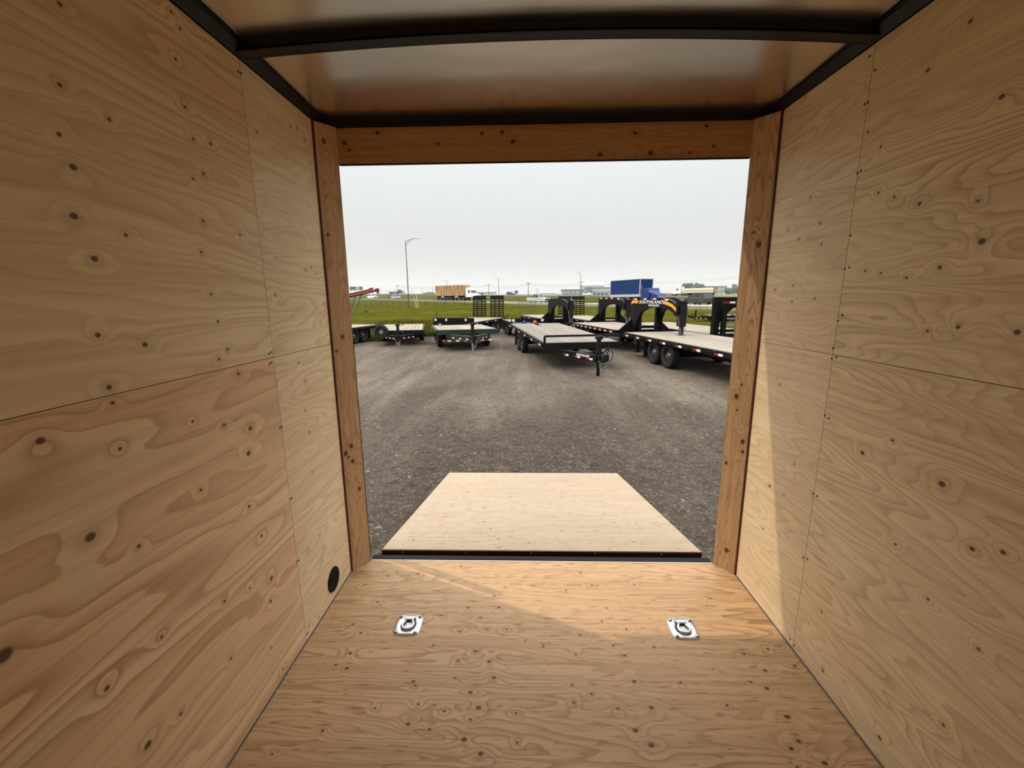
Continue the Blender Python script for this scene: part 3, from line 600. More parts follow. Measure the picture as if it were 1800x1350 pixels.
def trailer(name, label, x, y, a, L, W, hd, tilt=0., planks=12, plank_mat=None, frame=None, axles=(), wr=.38, wx=None, tongue=None, tl=1.7, goose=None,
            rail=False, ramps=None, side_refl=0, front_refl=0, steel_tail=0, fenders=False, pockets=True, rot=None, gladhands=False, spare=False, headboard=0, cat='trailer', ends=True, jackfoot=True):
    plank_mat = plank_mat or PLANK; frame = frame or BLACK
    root = thing(name, label, cat, (x, y, GZ), math.atan(a) if rot is None else rot)
    zz = lambda yy: hd+tilt*yy
    wx = wx if wx is not None else W/2-.14
    # chassis: two main beams, cross members, front and rear headers
    b = MB()
    for sx_ in (-1, 1): b.beam((sx_*W*.23, .05, zz(0)-.24), (sx_*W*.23, L-.05, zz(L)-.24), .11, .26)
    for yy in np.linspace(.35, L-.35, max(4, int(L/.65))): b.beam((-W/2+.05, yy, zz(yy)-.10), (W/2-.05, yy, zz(yy)-.10), .06, .09)
    b.build('chassis', BLACK if frame is BLACK else frame, root)
    b = MB(); b.beam((-W/2, .05, zz(0)-.10), (W/2, .05, zz(0)-.10), .10, .20); b.build('front_beam', frame, root)
    b = MB(); b.beam((-W/2, L-.05, zz(L)-.10), (W/2, L-.05, zz(L)-.10), .10, .20); b.build('rear_beam', frame, root)
    for sx_ in (-1, 1):
        b = MB(); b.beam((sx_*(W/2-.03), 0, zz(0)-.085), (sx_*(W/2-.03), L, zz(L)-.085), .06, .15)
        if pockets:
            b.beam((sx_*(W/2+.045), .05, zz(0)-.085), (sx_*(W/2+.045), L-.05, zz(L)-.085), .012, .065)
            for yy in np.arange(.35, L-.2, .61): b.box(sx_*(W/2+.022)-.022, sx_*(W/2+.022)+.022, yy-.05, yy+.05, zz(yy)-.15, zz(yy)-.02)
        b.build('side_rail', frame, root)
        if side_refl:
            for yy in np.linspace(.45, L-.45, side_refl): reflector(root, (sx_*(W/2+(.058 if pockets else .006)), yy, zz(yy)-.085), 'y', .34, .055)
    if front_refl:
        for xx in np.linspace(-W/2+.3, W/2-.3, front_refl): reflector(root, (xx, -.006, zz(0)-.10), 'x', .30, .05)
    # deck planks run lengthwise, one object each on shared meshes
    pl = L-.16-steel_tail; wp = (W-.14)/planks; tl_ang = math.atan(tilt)
    pm = MB().box(-wp/2+.008, wp/2-.008, -pl/2, pl/2, -.02, .02).mesh('plank', plank_mat)
    for k in range(planks):
        yc = .08+pl/2; obj('plank', pm, root, (-W/2+.07+wp*(k+.5), yc, zz(yc)-.018), (tl_ang, 0, 0))
    if steel_tail:
        for sx_ in (-1, 1):
            b = MB(); x0, x1 = sorted((sx_*.10, sx_*(W/2-.07))); y0 = L-.08-steel_tail; y1 = L-.06
            b.add([(x0,y0,zz(y0)),(x1,y0,zz(y0)),(x1,y1,zz(y1)),(x0,y1,zz(y1)),(x0,y0,zz(y0)-.03),(x1,y0,zz(y0)-.03),(x1,y1,zz(y1)-.03),(x0,y1,zz(y1)-.03)], [(0,1,2,3),(7,6,5,4),(0,4,5,1),(1,5,6,2),(2,6,7,3),(3,7,4,0)])
            b.build('tail_plate', STEELG, root)
    # running gear
    for ya in axles:
        MB().cyl((-wx, ya, wr), (wx, ya, wr), .05, 10).build('axle', BLACKM, root)
        for sx_ in (-1, 1): add_wheel(root, sx_*wx, ya, wr)
    if axles:
        ye = max(axles)+wr+.16
        for sx_ in (-1, 1): MB().box(sx_*wx-.15, sx_*wx+.15, ye, ye+.015, .16, zz(ye)-.08).build('mud_flap', BLACKM, root)
        for sx_ in (-1, 1):
            b = MB(); b.beam((sx_*wx*.74, min(axles)-.45, wr+.10), (sx_*wx*.74, max(axles)+.45, wr+.10), .07, .06); b.beam((sx_*wx*.74, sum(axles)/len(axles), wr), (sx_*wx*.74, sum(axles)/len(axles), zz(L/2)-.2), .08, .3, up=(0,1,0)); b.build('suspension', BLACKM, root)
        if fenders:
            for sx_ in (-1, 1):
                b = MB(); y0, y1 = min(axles)-wr-.12, max(axles)+wr+.12; zt = wr*2+.10
                for p, q in (((y0, zt-.22), (y0+.18, zt)), ((y0+.18, zt), (y1-.18, zt)), ((y1-.18, zt), (y1, zt-.22))):
                    b.beam((sx_*wx, p[0], p[1]), (sx_*wx, q[0], q[1]), .28, .02, up=(1,0,0) if False else (0,0,1))
                b.build('fender', frame, root)
    if tongue:
        zc = tongue; z0 = zz(0)-.27; b = MB()
        for sx_ in (-1, 1): b.beam((sx_*W*.34, .10, z0), (sx_*.09, -tl+.18, zc), .09, .19)
        b.beam((-W*.20, -tl*.40, (z0+zc)/2), (W*.20, -tl*.40, (z0+zc)/2), .08, .14); b.beam((0, -tl+.30, zc), (0, -tl+.02, zc), .22, .16)
        b.build('tongue', frame, root)
        b = MB(); b.box(-.07, .07, -tl-.22, -tl+.05, zc-.02, zc+.13); b.cyl((0, -tl-.22, zc+.02), (0, -tl-.22, zc+.15), .075, 14); b.box(-.025, .025, -tl-.30, -tl-.05, zc+.12, zc+.16); b.build('coupler', STEELK, root)
        yj = -tl+.36; b = MB(); b.cyl((0.0, yj, zc-.18), (0, yj, zc+.52), .062, 14); b.box(-.085, .085, yj-.085, yj+.085, zc+.50, zc+.585); b.cyl((0, yj, zc+.54), (.24, yj, zc+.54), .012, 8); b.cyl((.24, yj, zc+.54), (.24, yj, zc+.64), .014, 8); b.build('jack', STEELK, root)
        b = MB(); b.cyl((0, yj, .02), (0, yj, zc-.10), .046, 12); b.box(-.14, .14, yj-.11, yj+.11, 0.0, .02); b.build('jack_foot', ZINCD if jackfoot else BLACK, root)
        chain(root, (-.10, -tl+.0, zc-.05), (.10, -tl-.03, zc-.02), .30)
        b = MB(); pts = [(.09, -tl+.3, zc+.12), (.20, -tl+.15, zc+.30), (.26, -tl-.02, zc+.16), (.18, -tl-.1, zc-.02)]; b.tube(pts, .016, 6); pts = [(-.09, -tl+.35, zc+.12), (-.20, -tl+.2, zc+.22), (-.16, -tl+.0, zc+.25), (.0, -tl+.1, zc+.10)]; b.tube(pts, .016, 6); b.build('wiring_cable', BLACKM, root)
        d = Vector((.09-W*.34, -tl+.18-.10, zc-z0)); Ld = d.length; ang = math.atan2(d.y, -d.x)
        for sx_ in (-1, 1):
            for t in (.30, .58, .86):
                p = Vector((sx_*W*.34, .10, z0)).lerp(Vector((sx_*.09, -tl+.18, zc)), t); nrm = Vector((sx_*1.0, (.34*W-.09)/(tl-.08)*-1.0, 0)).normalized()
                o = reflector(root, p+nrm*.049-Vector((0,0,.03)), 'x', .24, .05); dd = Vector((sx_*(.09-W*.34), -tl+.08, 0)).normalized()
                o.rotation_euler = (0, 0, math.atan2(dd.y, dd.x) if sx_ < 0 else math.atan2(-dd.y, -dd.x))
    if goose:
        g = goose; sp = g.get('spacing', 1.06)/2; ln = g.get('len', 2.6); top = g.get('top', 2.09); zd = zz(0); hgt = top-zd; dep = .30
        # two curved side plates that converge towards the coupler
        def plate(sx_):
            out_ = [(.10, zd-.20), (.10, top-.10), (.04, top-.03), (-.06, top), (-ln*.66, top), (-ln*.80, top-.05), (-ln*.90, top-.13), (-ln, top-.30), (-ln, top-.62), (-ln+.10, top-.62), (-ln*.92, top-.50), (-ln*.84, top-.42), (-ln*.70, top-.355), (-ln*.5, top-.345), (-.95, top-.39), (-.62, top-.52), (-.42, top-.75), (-.30, top-1.0), (-.22, zd-.02), (-.20, zd-.20)]
            def X(yy, off): t = min(1, max(0, -yy/ln)); return sx_*(sp*(1-t)+.13*t)+off
            n = len(out_); b = MB(); vs = [(X(p[0], -.055), p[0], p[1]) for p in out_]+[(X(p[0], .055), p[0], p[1]) for p in out_]
            b.add(vs, [tuple(range(n)), tuple(range(2*n-1, n-1, -1))]+[(i, (i+1) % n, n+(i+1) % n, n+i) for i in range(n)])
            o = b.build('neck_arm', frame, root)
            if g.get('stripe'):
                def band(nm, m_, z0, z1, ys0, ys1, th):
                    b = MB(); vs = []
                    ys_ = np.linspace(ys0, ys1, 30)
                    for yy in ys_:
                        zt = np.interp(-yy, [-.1, .06, ln*.66, ln*.80, ln*.90, ln], [top-.10, top, top, top-.05, top-.13, top-.30]); 
                        for dz, off in ((z0, th), (z1, th), (z0, .05), (z1, .05)): vs.append((X(yy, sx_*off), yy, zt-dz))
                    fs = []
                    for i in range(len(ys_)-1):
                        q = 4*i; fs += [(q, q+4, q+5, q+1), (q+2, q+3, q+7, q+6), (q, q+2, q+6, q+4), (q+1, q+5, q+7, q+3)]
                    b.add(vs, fs+[(0,1,3,2), (4*len(ys_)-4, 4*len(ys_)-2, 4*len(ys_)-1, 4*len(ys_)-3)]); return b.build(nm, m_, o)
                band('stripe', YELLOW, .09, .20, .04, -.40, .060); band('stripe', YELLOW, .09, .20, -1.86, -ln+.06, .060)
                if sx_ < 0:
                    dirv = Vector((X(-ln, 0)-X(0, 0), -ln, 0)).normalized()
                    for s_, sz, y0, zt in (('SOUTHLAND', .155, -.46, top-.205), ('TRAILERS', .10, -1.02, top-.305)):
                        me = text_mesh('lettering', s_, sz, WHITEP); t = obj('lettering', me, o); w_ = max(v.co.x for v in me.vertices)
                        Mx = Matrix((dirv*1.5, Vector((0,0,1)), dirv.cross(Vector((0,0,1))))).transposed().to_4x4(); Mx.translation = Vector((X(y0, sx_*.062), y0, zt)); t.matrix_local = Mx
            if g.get('tape', True):
                for yy in (-.15, -.75, -1.30, -1.95):
                    zt = np.interp(-yy, [.06, ln*.66, ln*.80], [top, top, top-.05]); r_ = reflector(root, (X(yy, sx_*.058), yy, zt-.045), 'y', .34, .05)
                    r_.rotation_euler = (0, 0, -math.atan2(sx_*(.13-sp), -ln)+math.pi)
            # stepped gusset on the outside
            b = MB(); b.prism([(sx_*sp, zd-.02), (sx_*(sp+.55), zd-.02), (sx_*sp, zd+.46)], .02, .09, 'y'); b.build('gusset', frame, root)
            return o
        if not g.get('board'): plate(-1); plate(1)
        else:
            for sx_ in (-1, 1): MB().box(sx_*sp-.10, sx_*sp+.10, -.10, .08, zd-.2, top).build('neck_post', frame, root)
            b = MB(); b.beam((0, -.05, top-.18), (0, -ln+.1, top-.25), .34, .32); b.build('neck_arm', frame, root)
        for a0, a1, w_, h_ in (((-sp*.75, -.70, top-.20), (sp*.75, -.70, top-.20), .12, .16), ((-sp-.02, .05, zd+.10), (sp+.02, .05, zd+.10), .05, .10), ((-sp, .0, top-.10), (sp, .0, top-.10), .16, .18)): MB().beam(a0, a1, w_, h_).build('neck_crossbeam', frame, root)
        b = MB(); b.beam((-.14, -ln+.08, top-.22), (.14, -ln+.08, top-.22), .2, .2)
        b.build('neck_nose', frame, root)
        b = MB(); b.box(-.11, .11, -ln-.10, -ln+.12, top-.95, top-.22); b.cyl((0, -ln, top-1.28), (0, -ln, top-.9), .075, 14); b.box(-.12, .12, -ln-.12, -ln+.12, top-1.36, top-1.24); b.build('coupler', STEELK, root)
        for sx_ in (-1, 1):
            b = MB(); xx = sx_*(sp-.17); b.box(xx-.065, xx+.065, -.30, -.17, .62, top-.35); b.build('jack', BLACK, root)
            b = MB(); b.box(xx-.05, xx+.05, -.285, -.185, .02, .64); b.box(xx-.14, xx+.14, -.36, -.11, 0, .02); b.build('jack_foot', BLACK, root)
        chain(root, (-.13, -ln, top-.60), (-.05, -ln-.10, top-1.30), .02, 12); chain(root, (.13, -ln, top-.60), (.02, -ln-.12, top-1.25), .05, 12)
        if g.get('board'):
            b = MB(); b.box(-sp-.12, sp+.12, -.10, .06, top-.36, top); b.build('head_beam', frame, root)
            for xx in (-.62, 0, .62): reflector(root, (xx, -.106, top-.18), 'x', .5, .06)
            b = MB(); b.prism([(-sp+.06, top-.36), (-sp+.62, top-.36), (-sp+.30, top-.62), (-sp+.06, top-.98)], -.06, -.02, 'y'); b.build('gusset', frame, root)
            MB().lathe([(.0001, -.095), (.07, -.09), (.085, -.06), (.085, -.05)], 20, 'y', c=(-sp+.26, 0, top-.54)).build('red_marker', REDR, root)
            for zc_ in (top-.55, top-.75, top-.98): MB().beam((-sp+.5, .3, zc_), (sp-.3, .3, zc_), .05, .05).build('rack_bar', GREYP, root)
        if g.get('plates'):
            for x0, x1 in ((-.40, -.30), (-.20, .22), (.32, .42)): MB().box(x0, x1, -.10, -.085, top-.14, top-.06).build('marker_plate', WHITER, root)
    if rail:
        b = MB(); zt = zz(0)+.20
        b.beam((-W/2+.03, .05, zt), (W/2-.03, .05, zt), .06, .06)
        for xx in (-W/2+.03, W/2-.03): b.beam((xx, .05, zz(0)-.02), (xx, .05, zt), .06, .06, up=(0,1,0))
        b.build('front_rail', frame, root)
    if ramps:
        rw, rh, gp = ramps
        for sx_ in (-1, 1):
            xc = sx_*(rw/2+gp/2); z0 = zz(L)-.05; b = MB(); y0 = L+.02; lean = .10
            for xx in (xc-rw/2+.025, xc-rw/6, xc+rw/6, xc+rw/2-.025): b.beam((xx, y0, z0), (xx, y0+lean, z0+rh), .05, .06, up=(0,1,0))
            o = b.build('ramp', frame, root)
            n = 8
            for k in range(n):
                t = .03+k*(.80/n); b = MB(); b.beam((xc-rw/2, y0+lean*t, z0+rh*t), (xc+rw/2, y0+lean*t, z0+rh*t), .055, .075); b.build('cleat', frame, o)
            b = MB(); b.add([(xc+i*rw/2, y0+lean*t+q, z0+rh*t) for i in (-1, 1) for t in (.82, 1.0) for q in (-.02, .02)], [(0,1,3,2),(4,6,7,5),(0,4,5,1),(2,3,7,6),(0,2,6,4),(1,5,7,3)]); b.build('end_plate', STEELK, o)
    if gladhands:
        for xx, m_ in ((-.22, BLUEP), (.38, ORANGE)):
            MB().lathe([(.0001, -.16), (.07, -.155), (.115, -.12), (.125, -.06), (.11, -.01), (.04, 0)], 18, 'y', c=(xx, -.01, zz(0)-.05)).build('air_coupling', m_, root)
        MB().cyl((-.85, -.04, zz(0)-.05), (.30, -.04, zz(0)-.05), .016, 8).build('air_line', GREYP, root)
        MB().box(-.95, -.62, -.03, -.008, zz(0)-.20, zz(0)-.10).build('plate', WHITEP, root)
        for xx in (-W/2+.12, W/2-.12): MB().box(xx-.07, xx+.07, -.02, -.006, zz(0)+.02, zz(0)+.16).build('marker_plate', WHITER, root)
        b = MB(); b.box(-W/2, W/2, 0, .07, zz(0)-.02, zz(0)+.18); b.build('head_beam', frame, root)
    if headboard:
        MB().box(-W/2, W/2, -.005, .07, zz(0)-.02, zz(0)+headboard).build('head_beam', frame, root)
        for xx in (-W/2+.12, -W/2+.75, W/2-.45): MB().box(xx-.05, xx+.05, -.02, -.004, zz(0)+headboard*.3, zz(0)+headboard*.85).build('marker_plate', WHITER, root)
    if spare:
        o = add_wheel(root, -W*.36, -.16, .33, .20, zz(0)-.05); o.rotation_euler = (0, 0, math.radians(72))
        MB().beam((-W*.36, -.05, zz(0)-.32), (-W*.36, -.05, zz(0)+.1), .06, .06, up=(0,1,0)).build('spare_bracket', BLACK, root)
    return root

def gx(px, D): return at(px, 560, D).x
# grey-decked flatbed with the low front rail
TA = trailer('flatbed_trailer', 'long black deck-over trailer with weathered plank deck, low front rail and red-white taped tongue', gx(1026, 12.9), 12.9, .17, 7.6, 2.38, .80, .0215, 13, PLANKG, BLACK,
        axles=(4.35, 5.25), tongue=.52, tl=1.75, rail=True, steel_tail=1.15, side_refl=6, jackfoot=False)
me = text_mesh('lettering', 'SOUTHLAND', .09, WHITEP, .1); z0 = .80-.27
a_, b_ = Vector((-2.38*.34, .10, z0)), Vector((-.09, -1.57, .52)); dv = (b_-a_).normalized(); nv = Vector((-1.57-.10, -(.81-.09), 0)).normalized()
t = obj('lettering', me, TA); Mx = Matrix((dv, nv.cross(dv)*-1 if nv.cross(dv).z < 0 else nv.cross(dv), nv)).transposed().to_4x4(); Mx.translation = a_.lerp(b_, .56)+nv*.052+Vector((0,0,.005)); t.matrix_local = Mx
# right front flatbed, its tail towards the row
c9 = on(1095, 584, 2, GZ+.84); h9 = Vector((.163, -1, 0)).normalized(); rg = Vector((-h9.y, h9.x, 0)); L9 = 7.4
f9 = Vector((c9.x, c9.y, 0))+h9*L9+rg*1.25
trailer('flatbed_trailer', 'black flatbed trailer with new pale planks and two wheels in view beside the door post', f9.x, f9.y, .163, L9, 2.5, .84, 0, 14, PLANK, BLACK, axles=(L9-3.35, L9-2.42), wr=.385, tongue=.52, side_refl=8)
# gooseneck with lettering, its neck over the tail of the front flatbed
c8 = on(1077, 582.8, 2, GZ+.86); h8 = Vector((.2, -1, 0)).normalized(); r8 = Vector((-h8.y, h8.x, 0)); f8 = Vector((c8.x+.28, c8.y+.75, 0))+r8*1.2
trailer('gooseneck_trailer', 'black gooseneck trailer with amber stripe and white lettering on its arched neck', f8.x, f8.y, .2, 5.7, 2.4, .86, 0, 12, PLANK, BLACK, axles=(3.6, 4.5), goose=dict(stripe=True), side_refl=9, rail=False)
trailer('gooseneck_trailer', 'black gooseneck trailer with a broad taped head beam and red round marker', 7.52, 15.35, .16, 7.6, 2.4, .84, 0, 12, PLANK, BLACK, axles=(5.0, 5.9), goose=dict(spacing=2.1, board=True, tape=False), side_refl=0)
trailer('gooseneck_trailer', 'black gooseneck trailer with white marker plates on its neck and two slatted ramps raised', gx(1070, 24.2), 24.2, .165, 7.6, 2.3, .88, 0, 11, PLANK, BLACK, axles=(5.0, 5.9), goose=dict(plates=True, top=2.12), ramps=(.93, 1.42, .06), side_refl=5)
trailer('gooseneck_trailer', 'plain black gooseneck trailer with bare neck behind the blue and red air couplings', gx(980, 25.8), 25.8, .2, 7.0, 1.9, .92, 0, 10, PLANK, BLACK, axles=(4.8, 5.7), goose=dict(spacing=1.0, top=2.08, tape=False), side_refl=5)
trailer('equipment_trailer', 'black trailer with blue and red air couplings on its head beam', gx(928, 24.0), 24.0, .2, 3.3, 1.86, .84, 0, 10, PLANK, BLACK, axles=(1.6, 2.5), tongue=.5, tl=1.3, gladhands=True, side_refl=0)
trailer('equipment_trailer', 'black trailer with two wide-set slatted ramps raised behind the green trailer', gx(797, 23.6), 23.6, -.26, 5.7, 2.35, .86, .005, 11, PLANK, BLACK, axles=(3.6, 4.5), ramps=(.92, 1.48, .31), front_refl=2, side_refl=4, headboard=.24)
trailer('equipment_trailer', 'dark green flatbed trailer with red-white taped front and grey jack foot', gx(822, 17.8), 17.8, .26, 4.3, 2.55, .87, -.012, 12, PLANK, GREENP, axles=(1.75, 2.65), wr=.37, wx=1.06, tongue=.62, tl=1.75, front_refl=0, pockets=True)
grn = [o for o in bpy.data.objects if o.get('label', '').startswith('dark green')][0]
MB().box(-1.0, 1.0, -.02, .06, .36, .48).build('light_bar', GREENP, grn)
for xx in np.linspace(-.85, .85, 6): reflector(grn, (xx, -.028, .42), 'x', .30, .07)
trailer('utility_trailer', 'small black tilt-deck trailer with a spare wheel upright on its front', gx(701, 19.9), 19.9, .22, 4.4, 2.2, .70, .012, 11, PLANK, BLACK, axles=(2.5,), wr=.33, wx=.95, tongue=.46, tl=1.4, spare=True, pockets=False)
trailer('flatbed_trailer', 'black flatbed with pocketed side rail, half hidden beside the left door post', -9.75, 18.0, -.13, 5.4, 2.3, .80, 0, 10, PLANK, BLACK, axles=(2.9, 3.8), wr=.37, side_refl=0, tongue=.52, tl=1.6)
trailer('utility_trailer', 'small black trailer standing side-on far behind the lettered gooseneck', gx(1240, 37), 37, 0, 3.6, 2.0, .62, 0, 8, PLANK, BLACK, axles=(1.8,), wr=.34, tongue=.45, tl=1.2, rot=-math.pi/2, pockets=False)

# ------------------------------------------------------------------ traffic on the highways
def heading(R, px):
    a = road_point(R, px-12); b = road_point(R, px+12); d = (b-a); return d.normalized()
def vroot(name, label, cat, R, px, rev=False, off=0, group=None):
    p = road_point(R, px); d = heading(R, px)
    n = Vector((-d.y, d.x, 0)); p = p+n*off
    if rev: d = -d
    return thing(name, label, cat, (p.x, p.y, p.z+.02), math.atan2(-d.x, d.y), group)
def vwheels(root, W, ys, r=.36, w=.24):
    for y in ys:
        for sx_ in (-1, 1): add_wheel(root, sx_*(W/2-w/2), y, r, w)
def car(root, paint, kind='suv', L=4.7, W=1.85, Hh=1.7):
    r = .34 if kind != 'pickup' else .40; h = L/2; zb = .28; zw = Hh*.56
    if kind == 'pickup': prof = [(-h, zb+.22), (-h, zw+.05), (-h+2.0, zw+.05), (h-1.75, zw+.05), (h-.15, zw-.06), (h, zw-.35), (h, zb+.15), (h-.3, zb), (-h+.3, zb)]; cab = (-h+2.05, -h+2.35, h-2.45, h-1.70)
    elif kind == 'sedan': prof = [(-h, zb+.2), (-h+.05, zw), (-h+.9, zw+.06), (h-1.3, zw+.02), (h-.2, zw-.18), (h, zw-.4), (h-.05, zb+.1), (h-.3, zb), (-h+.3, zb)]; cab = (-h+.5, -h+1.2, h-2.1, h-1.25)
    else: prof = [(-h, zb+.2), (-h+.03, zw), (-h+.5, zw+.05), (h-1.3, zw+.05), (h-.2, zw-.10), (h, zw-.4), (h, zb+.1), (h-.3, zb), (-h+.3, zb)]; cab = (-h+.10, -h+.40, h-1.95, h-1.25)
    MB().prism(prof, -W/2, W/2, 'x').build('body', paint, root, bevel=.07)
    y0, y1, y2, y3 = cab; zt = Hh-.05; wb, wt = W/2-.04, W/2-.20
    vs = [(s_*wb, y0, zw) for s_ in (-1, 1)]+[(s_*wb, y3, zw) for s_ in (-1, 1)]+[(s_*wt, y1, zt) for s_ in (-1, 1)]+[(s_*wt, y2, zt) for s_ in (-1, 1)]
    b = MB().add(vs, [(0,1,5,4), (2,6,7,3), (0,4,6,2), (1,3,7,5), (4,5,7,6), (0,2,3,1)]); b.build('windows', GLASS, root)
    b = MB(); b.box(-wt-.02, wt+.02, y1-.05, y2+.05, zt-.02, zt+.05); ym = (y1+y2)/2
    for s_ in (-1, 1):
        for q0, q1 in ((y0, y1), (ym, ym), (y3, y2)): b.beam((s_*(wb+.01), q0, zw), (s_*(wt+.01), q1, zt), .07, .07)
    b.build('roof', paint, root)
    if kind == 'pickup': MB().box(-W/2+.12, W/2-.12, -h+.10, y0-.06, zw+.03, zw+.06).build('box_bed', BLACKM, root)
    vwheels(root, W, (-h+.22*L, h-.19*L), r)
    b = MB(); b.box(-W/2+.2, W/2-.2, h-.02, h+.012, zb+.25, zw-.18); b.build('grille', BLACKM, root)
    for s_ in (-1, 1): MB().box(s_*(W/2-.22)-.14, s_*(W/2-.22)+.14, h-.06, h+.02, zw-.30, zw-.14).build('headlight', WHITER, root)
def semi_cab(root, y, paint, W=2.4, sleeper=True):
    """conventional tractor, front towards +y; y = rear of the cab"""
    b = MB(); b.prism([(y, .9), (y, 3.3), (y+.9, 3.45), (y+1.3, 2.9), (y+1.75, 2.85), (y+2.1, 2.0), (y+2.1, .9)] if sleeper else [(y, .9), (y, 2.65), (y+1.5, 2.65), (y+1.95, 1.9), (y+1.95, .9)], -W/2, W/2, 'x'); b.build('cab', paint, root, bevel=.06)
    y2 = y+(2.1 if sleeper else 1.95)
    b = MB(); b.prism([(y2-.02, .75), (y2-.02, 1.95), (y2+1.5, 1.65), (y2+1.7, 1.3), (y2+1.7, .75)], -W*.40, W*.40, 'x'); b.build('hood', paint, root, bevel=.08)
    zt0, zt1 = (2.05, 2.75) if sleeper else (1.95, 2.5)
    b = MB()
    yo = y+(1.80 if sleeper else 1.53)
    b.add([(x_, q[0]+.02, q[1]) for x_ in (-W*.44, W*.44) for q in (((y2, zt0), (y2-.30, zt1)) if sleeper else ((y2-.03, zt0), (y2-.40, zt1)))], [(0,1,3,2)])
    for s_ in (-1, 1): b.box(s_*W/2-.012, s_*W/2+.012, y2-1.05, y2-.42, zt0, zt1)
    b.build('windows', GLASS, root)
    b = MB(); b.box(-W*.34, W*.34, y2+1.66, y2+1.74, .85, 1.45); b.build('grille', ZINCD, root)
    b = MB(); b.box(-W/2, W/2, y2+1.6, y2+1.85, .42, .74); b.build('bumper', ZINCD, root)
    for s_ in (-1, 1):
        b = MB(); b.cyl((s_*(W/2-.1), y-.12, .9), (s_*(W/2-.1), y-.12, 3.8 if sleeper else 3.1), .08, 10); b.build('exhaust_stack', ZINCD, root)
        b = MB(); b.prism([(y2+.35, .55), (y2+.45, .98), (y2+.75, 1.15), (y2+1.2, 1.12), (y2+1.5, .8), (y2+1.5, .6), (y2+1.3, .95), (y2+.65, .98)], s_*W/2-.22, s_*W/2+.02, 'x'); b.build('fender', paint, root)
    b = MB(); b.box(-.45, .45, y-3.0, y2+1.5, .60, .84); b.build('chassis', BLACKM, root)
    vwheels(root, W, (y2+.95, y-.95, y-2.25), .52, .28)

# grain truck: tractor and tall slatted trailer
g1 = vroot('highway_tractor', 'white semi tractor hauling a tall tan slatted trailer on the highway', 'truck', R1, 797)
semi_cab(g1, 6.1, WHITEP)
g2 = vroot('bulk_trailer', 'tall tan slat-sided bulk trailer behind the white semi tractor', 'trailer', R1, 797)
b = MB(); b.box(-1.22, 1.22, -6.2, 5.6, 1.35, 4.15); b.build('box', STRAW, g2)
for k in range(25):
    y_ = -6.1+k*11.6/24
    MB().box(-1.27, 1.27, y_-.05, y_+.05, 1.35, 4.2).build('slat', PLYEDGE if k % 3 else STRAW, g2)
b = MB(); b.box(-.6, .6, -6.2, 5.2, .95, 1.35); b.build('chassis', BLACKM, g2); vwheels(g2, 2.5, (-5.2, -4.0, -2.4, -1.2, 0.2), .50, .28)
for y_ in (-3.2, 2.4): MB().box(-1.24, 1.24, y_-.45, y_+.45, .85, 1.25).build('side_locker', GREYP, g2)
# silver pickup
r_ = vroot('pickup_truck', 'silver crew-cab pickup truck driving along the highway', 'truck', R1, 946); car(r_, SILVER, 'pickup', 5.9, 2.0, 1.95)
# blue grain truck
bt = vroot('box_truck', 'bright blue grain truck with a tall blue box on the highway', 'truck', R1, 1122)
b = MB(); b.box(-1.28, 1.28, -6.6, 2.0, 1.65, 4.15); b.build('cargo_box', BLUEC, bt)
b = MB(); b.box(-1.32, 1.32, -6.65, 2.05, 1.25, 1.68); b.build('lower_panel', GREYP, bt)
for y_ in (-6.6, 2.0):
    for s_ in (-1, 1): MB().box(s_*1.28-.06, s_*1.28+.06, y_-.07, y_+.07, 1.25, 4.2).build('corner_post', GREYP, bt)
MB().box(-1.33, 1.33, -6.66, 2.06, 4.12, 4.22).build('top_rail', GREYP, bt)
b = MB(); b.box(-.45, .45, -6.4, 2.6, .8, 1.25); b.build('chassis', BLACKM, bt); vwheels(bt, 2.5, (-5.6, -4.3), .52, .30)
semi_cab(bt, 2.25, BLUEP, 2.3, False)
# others
r_ = vroot('car', 'dark sport utility vehicle passing behind the lettered gooseneck neck', 'car', R1, 1203, rev=True, off=2.5); car(r_, DARKP, 'suv', 4.8, 1.95, 1.78)
r_ = vroot('pickup_truck', 'white pickup on the highway beyond the red auger tips', 'truck', R1, 655); car(r_, WHITEP, 'pickup', 5.6, 1.95, 1.9)
r_ = vroot('car', 'dark blue car leading past the tall light pole', 'car', R1, 688, rev=True); car(r_, DARKP, 'sedan', 4.6, 1.8, 1.5)
r_ = vroot('car', 'silver car following beside the dark one near the tall light pole', 'car', R1, 701, rev=True, off=-1.2); car(r_, SILVER, 'suv', 4.7, 1.85, 1.65)
r_ = vroot('car', 'small dark car on the far carriageway near the blue road sign', 'car', R2, 898); car(r_, DARKP, 'suv', 4.7, 1.85, 1.7)
r_ = vroot('car', 'white car on the far carriageway in front of the pale buildings', 'car', R2, 1033); car(r_, WHITEP, 'sedan', 4.7, 1.8, 1.5)
ft = vroot('highway_tractor', 'white semi tractor on the far carriageway below the round trees', 'truck', R2, 1229, rev=True); semi_cab(ft, 6.6, WHITEP)
fr = vroot('bulk_trailer', 'low cream trailer with orange band on the far carriageway', 'trailer', R2, 1229, rev=True)
b = MB(); b.box(-1.25, 1.25, -5.5, 5.2, 1.15, 2.75); b.build('box', WHITEP, fr); MB().box(-1.27, 1.27, -5.5, 5.2, 1.5, 2.1).build('orange_band', SIGNY, fr)
MB().box(-1.2, 1.2, -5.5, -4.2, 1.1, 2.9).build('tail_gate', mat('rust_orange', (.36,.15,.06), .7), fr)
MB().box(-.6, .6, -5.4, 5.0, .85, 1.15).build('chassis', BLACKM, fr); vwheels(fr, 2.5, (-4.4, -3.2), .5, .28)
ff = vroot('flatbed_truck', 'flatbed truck with a dark cab on the far carriageway behind the cars', 'truck', R2, 697)
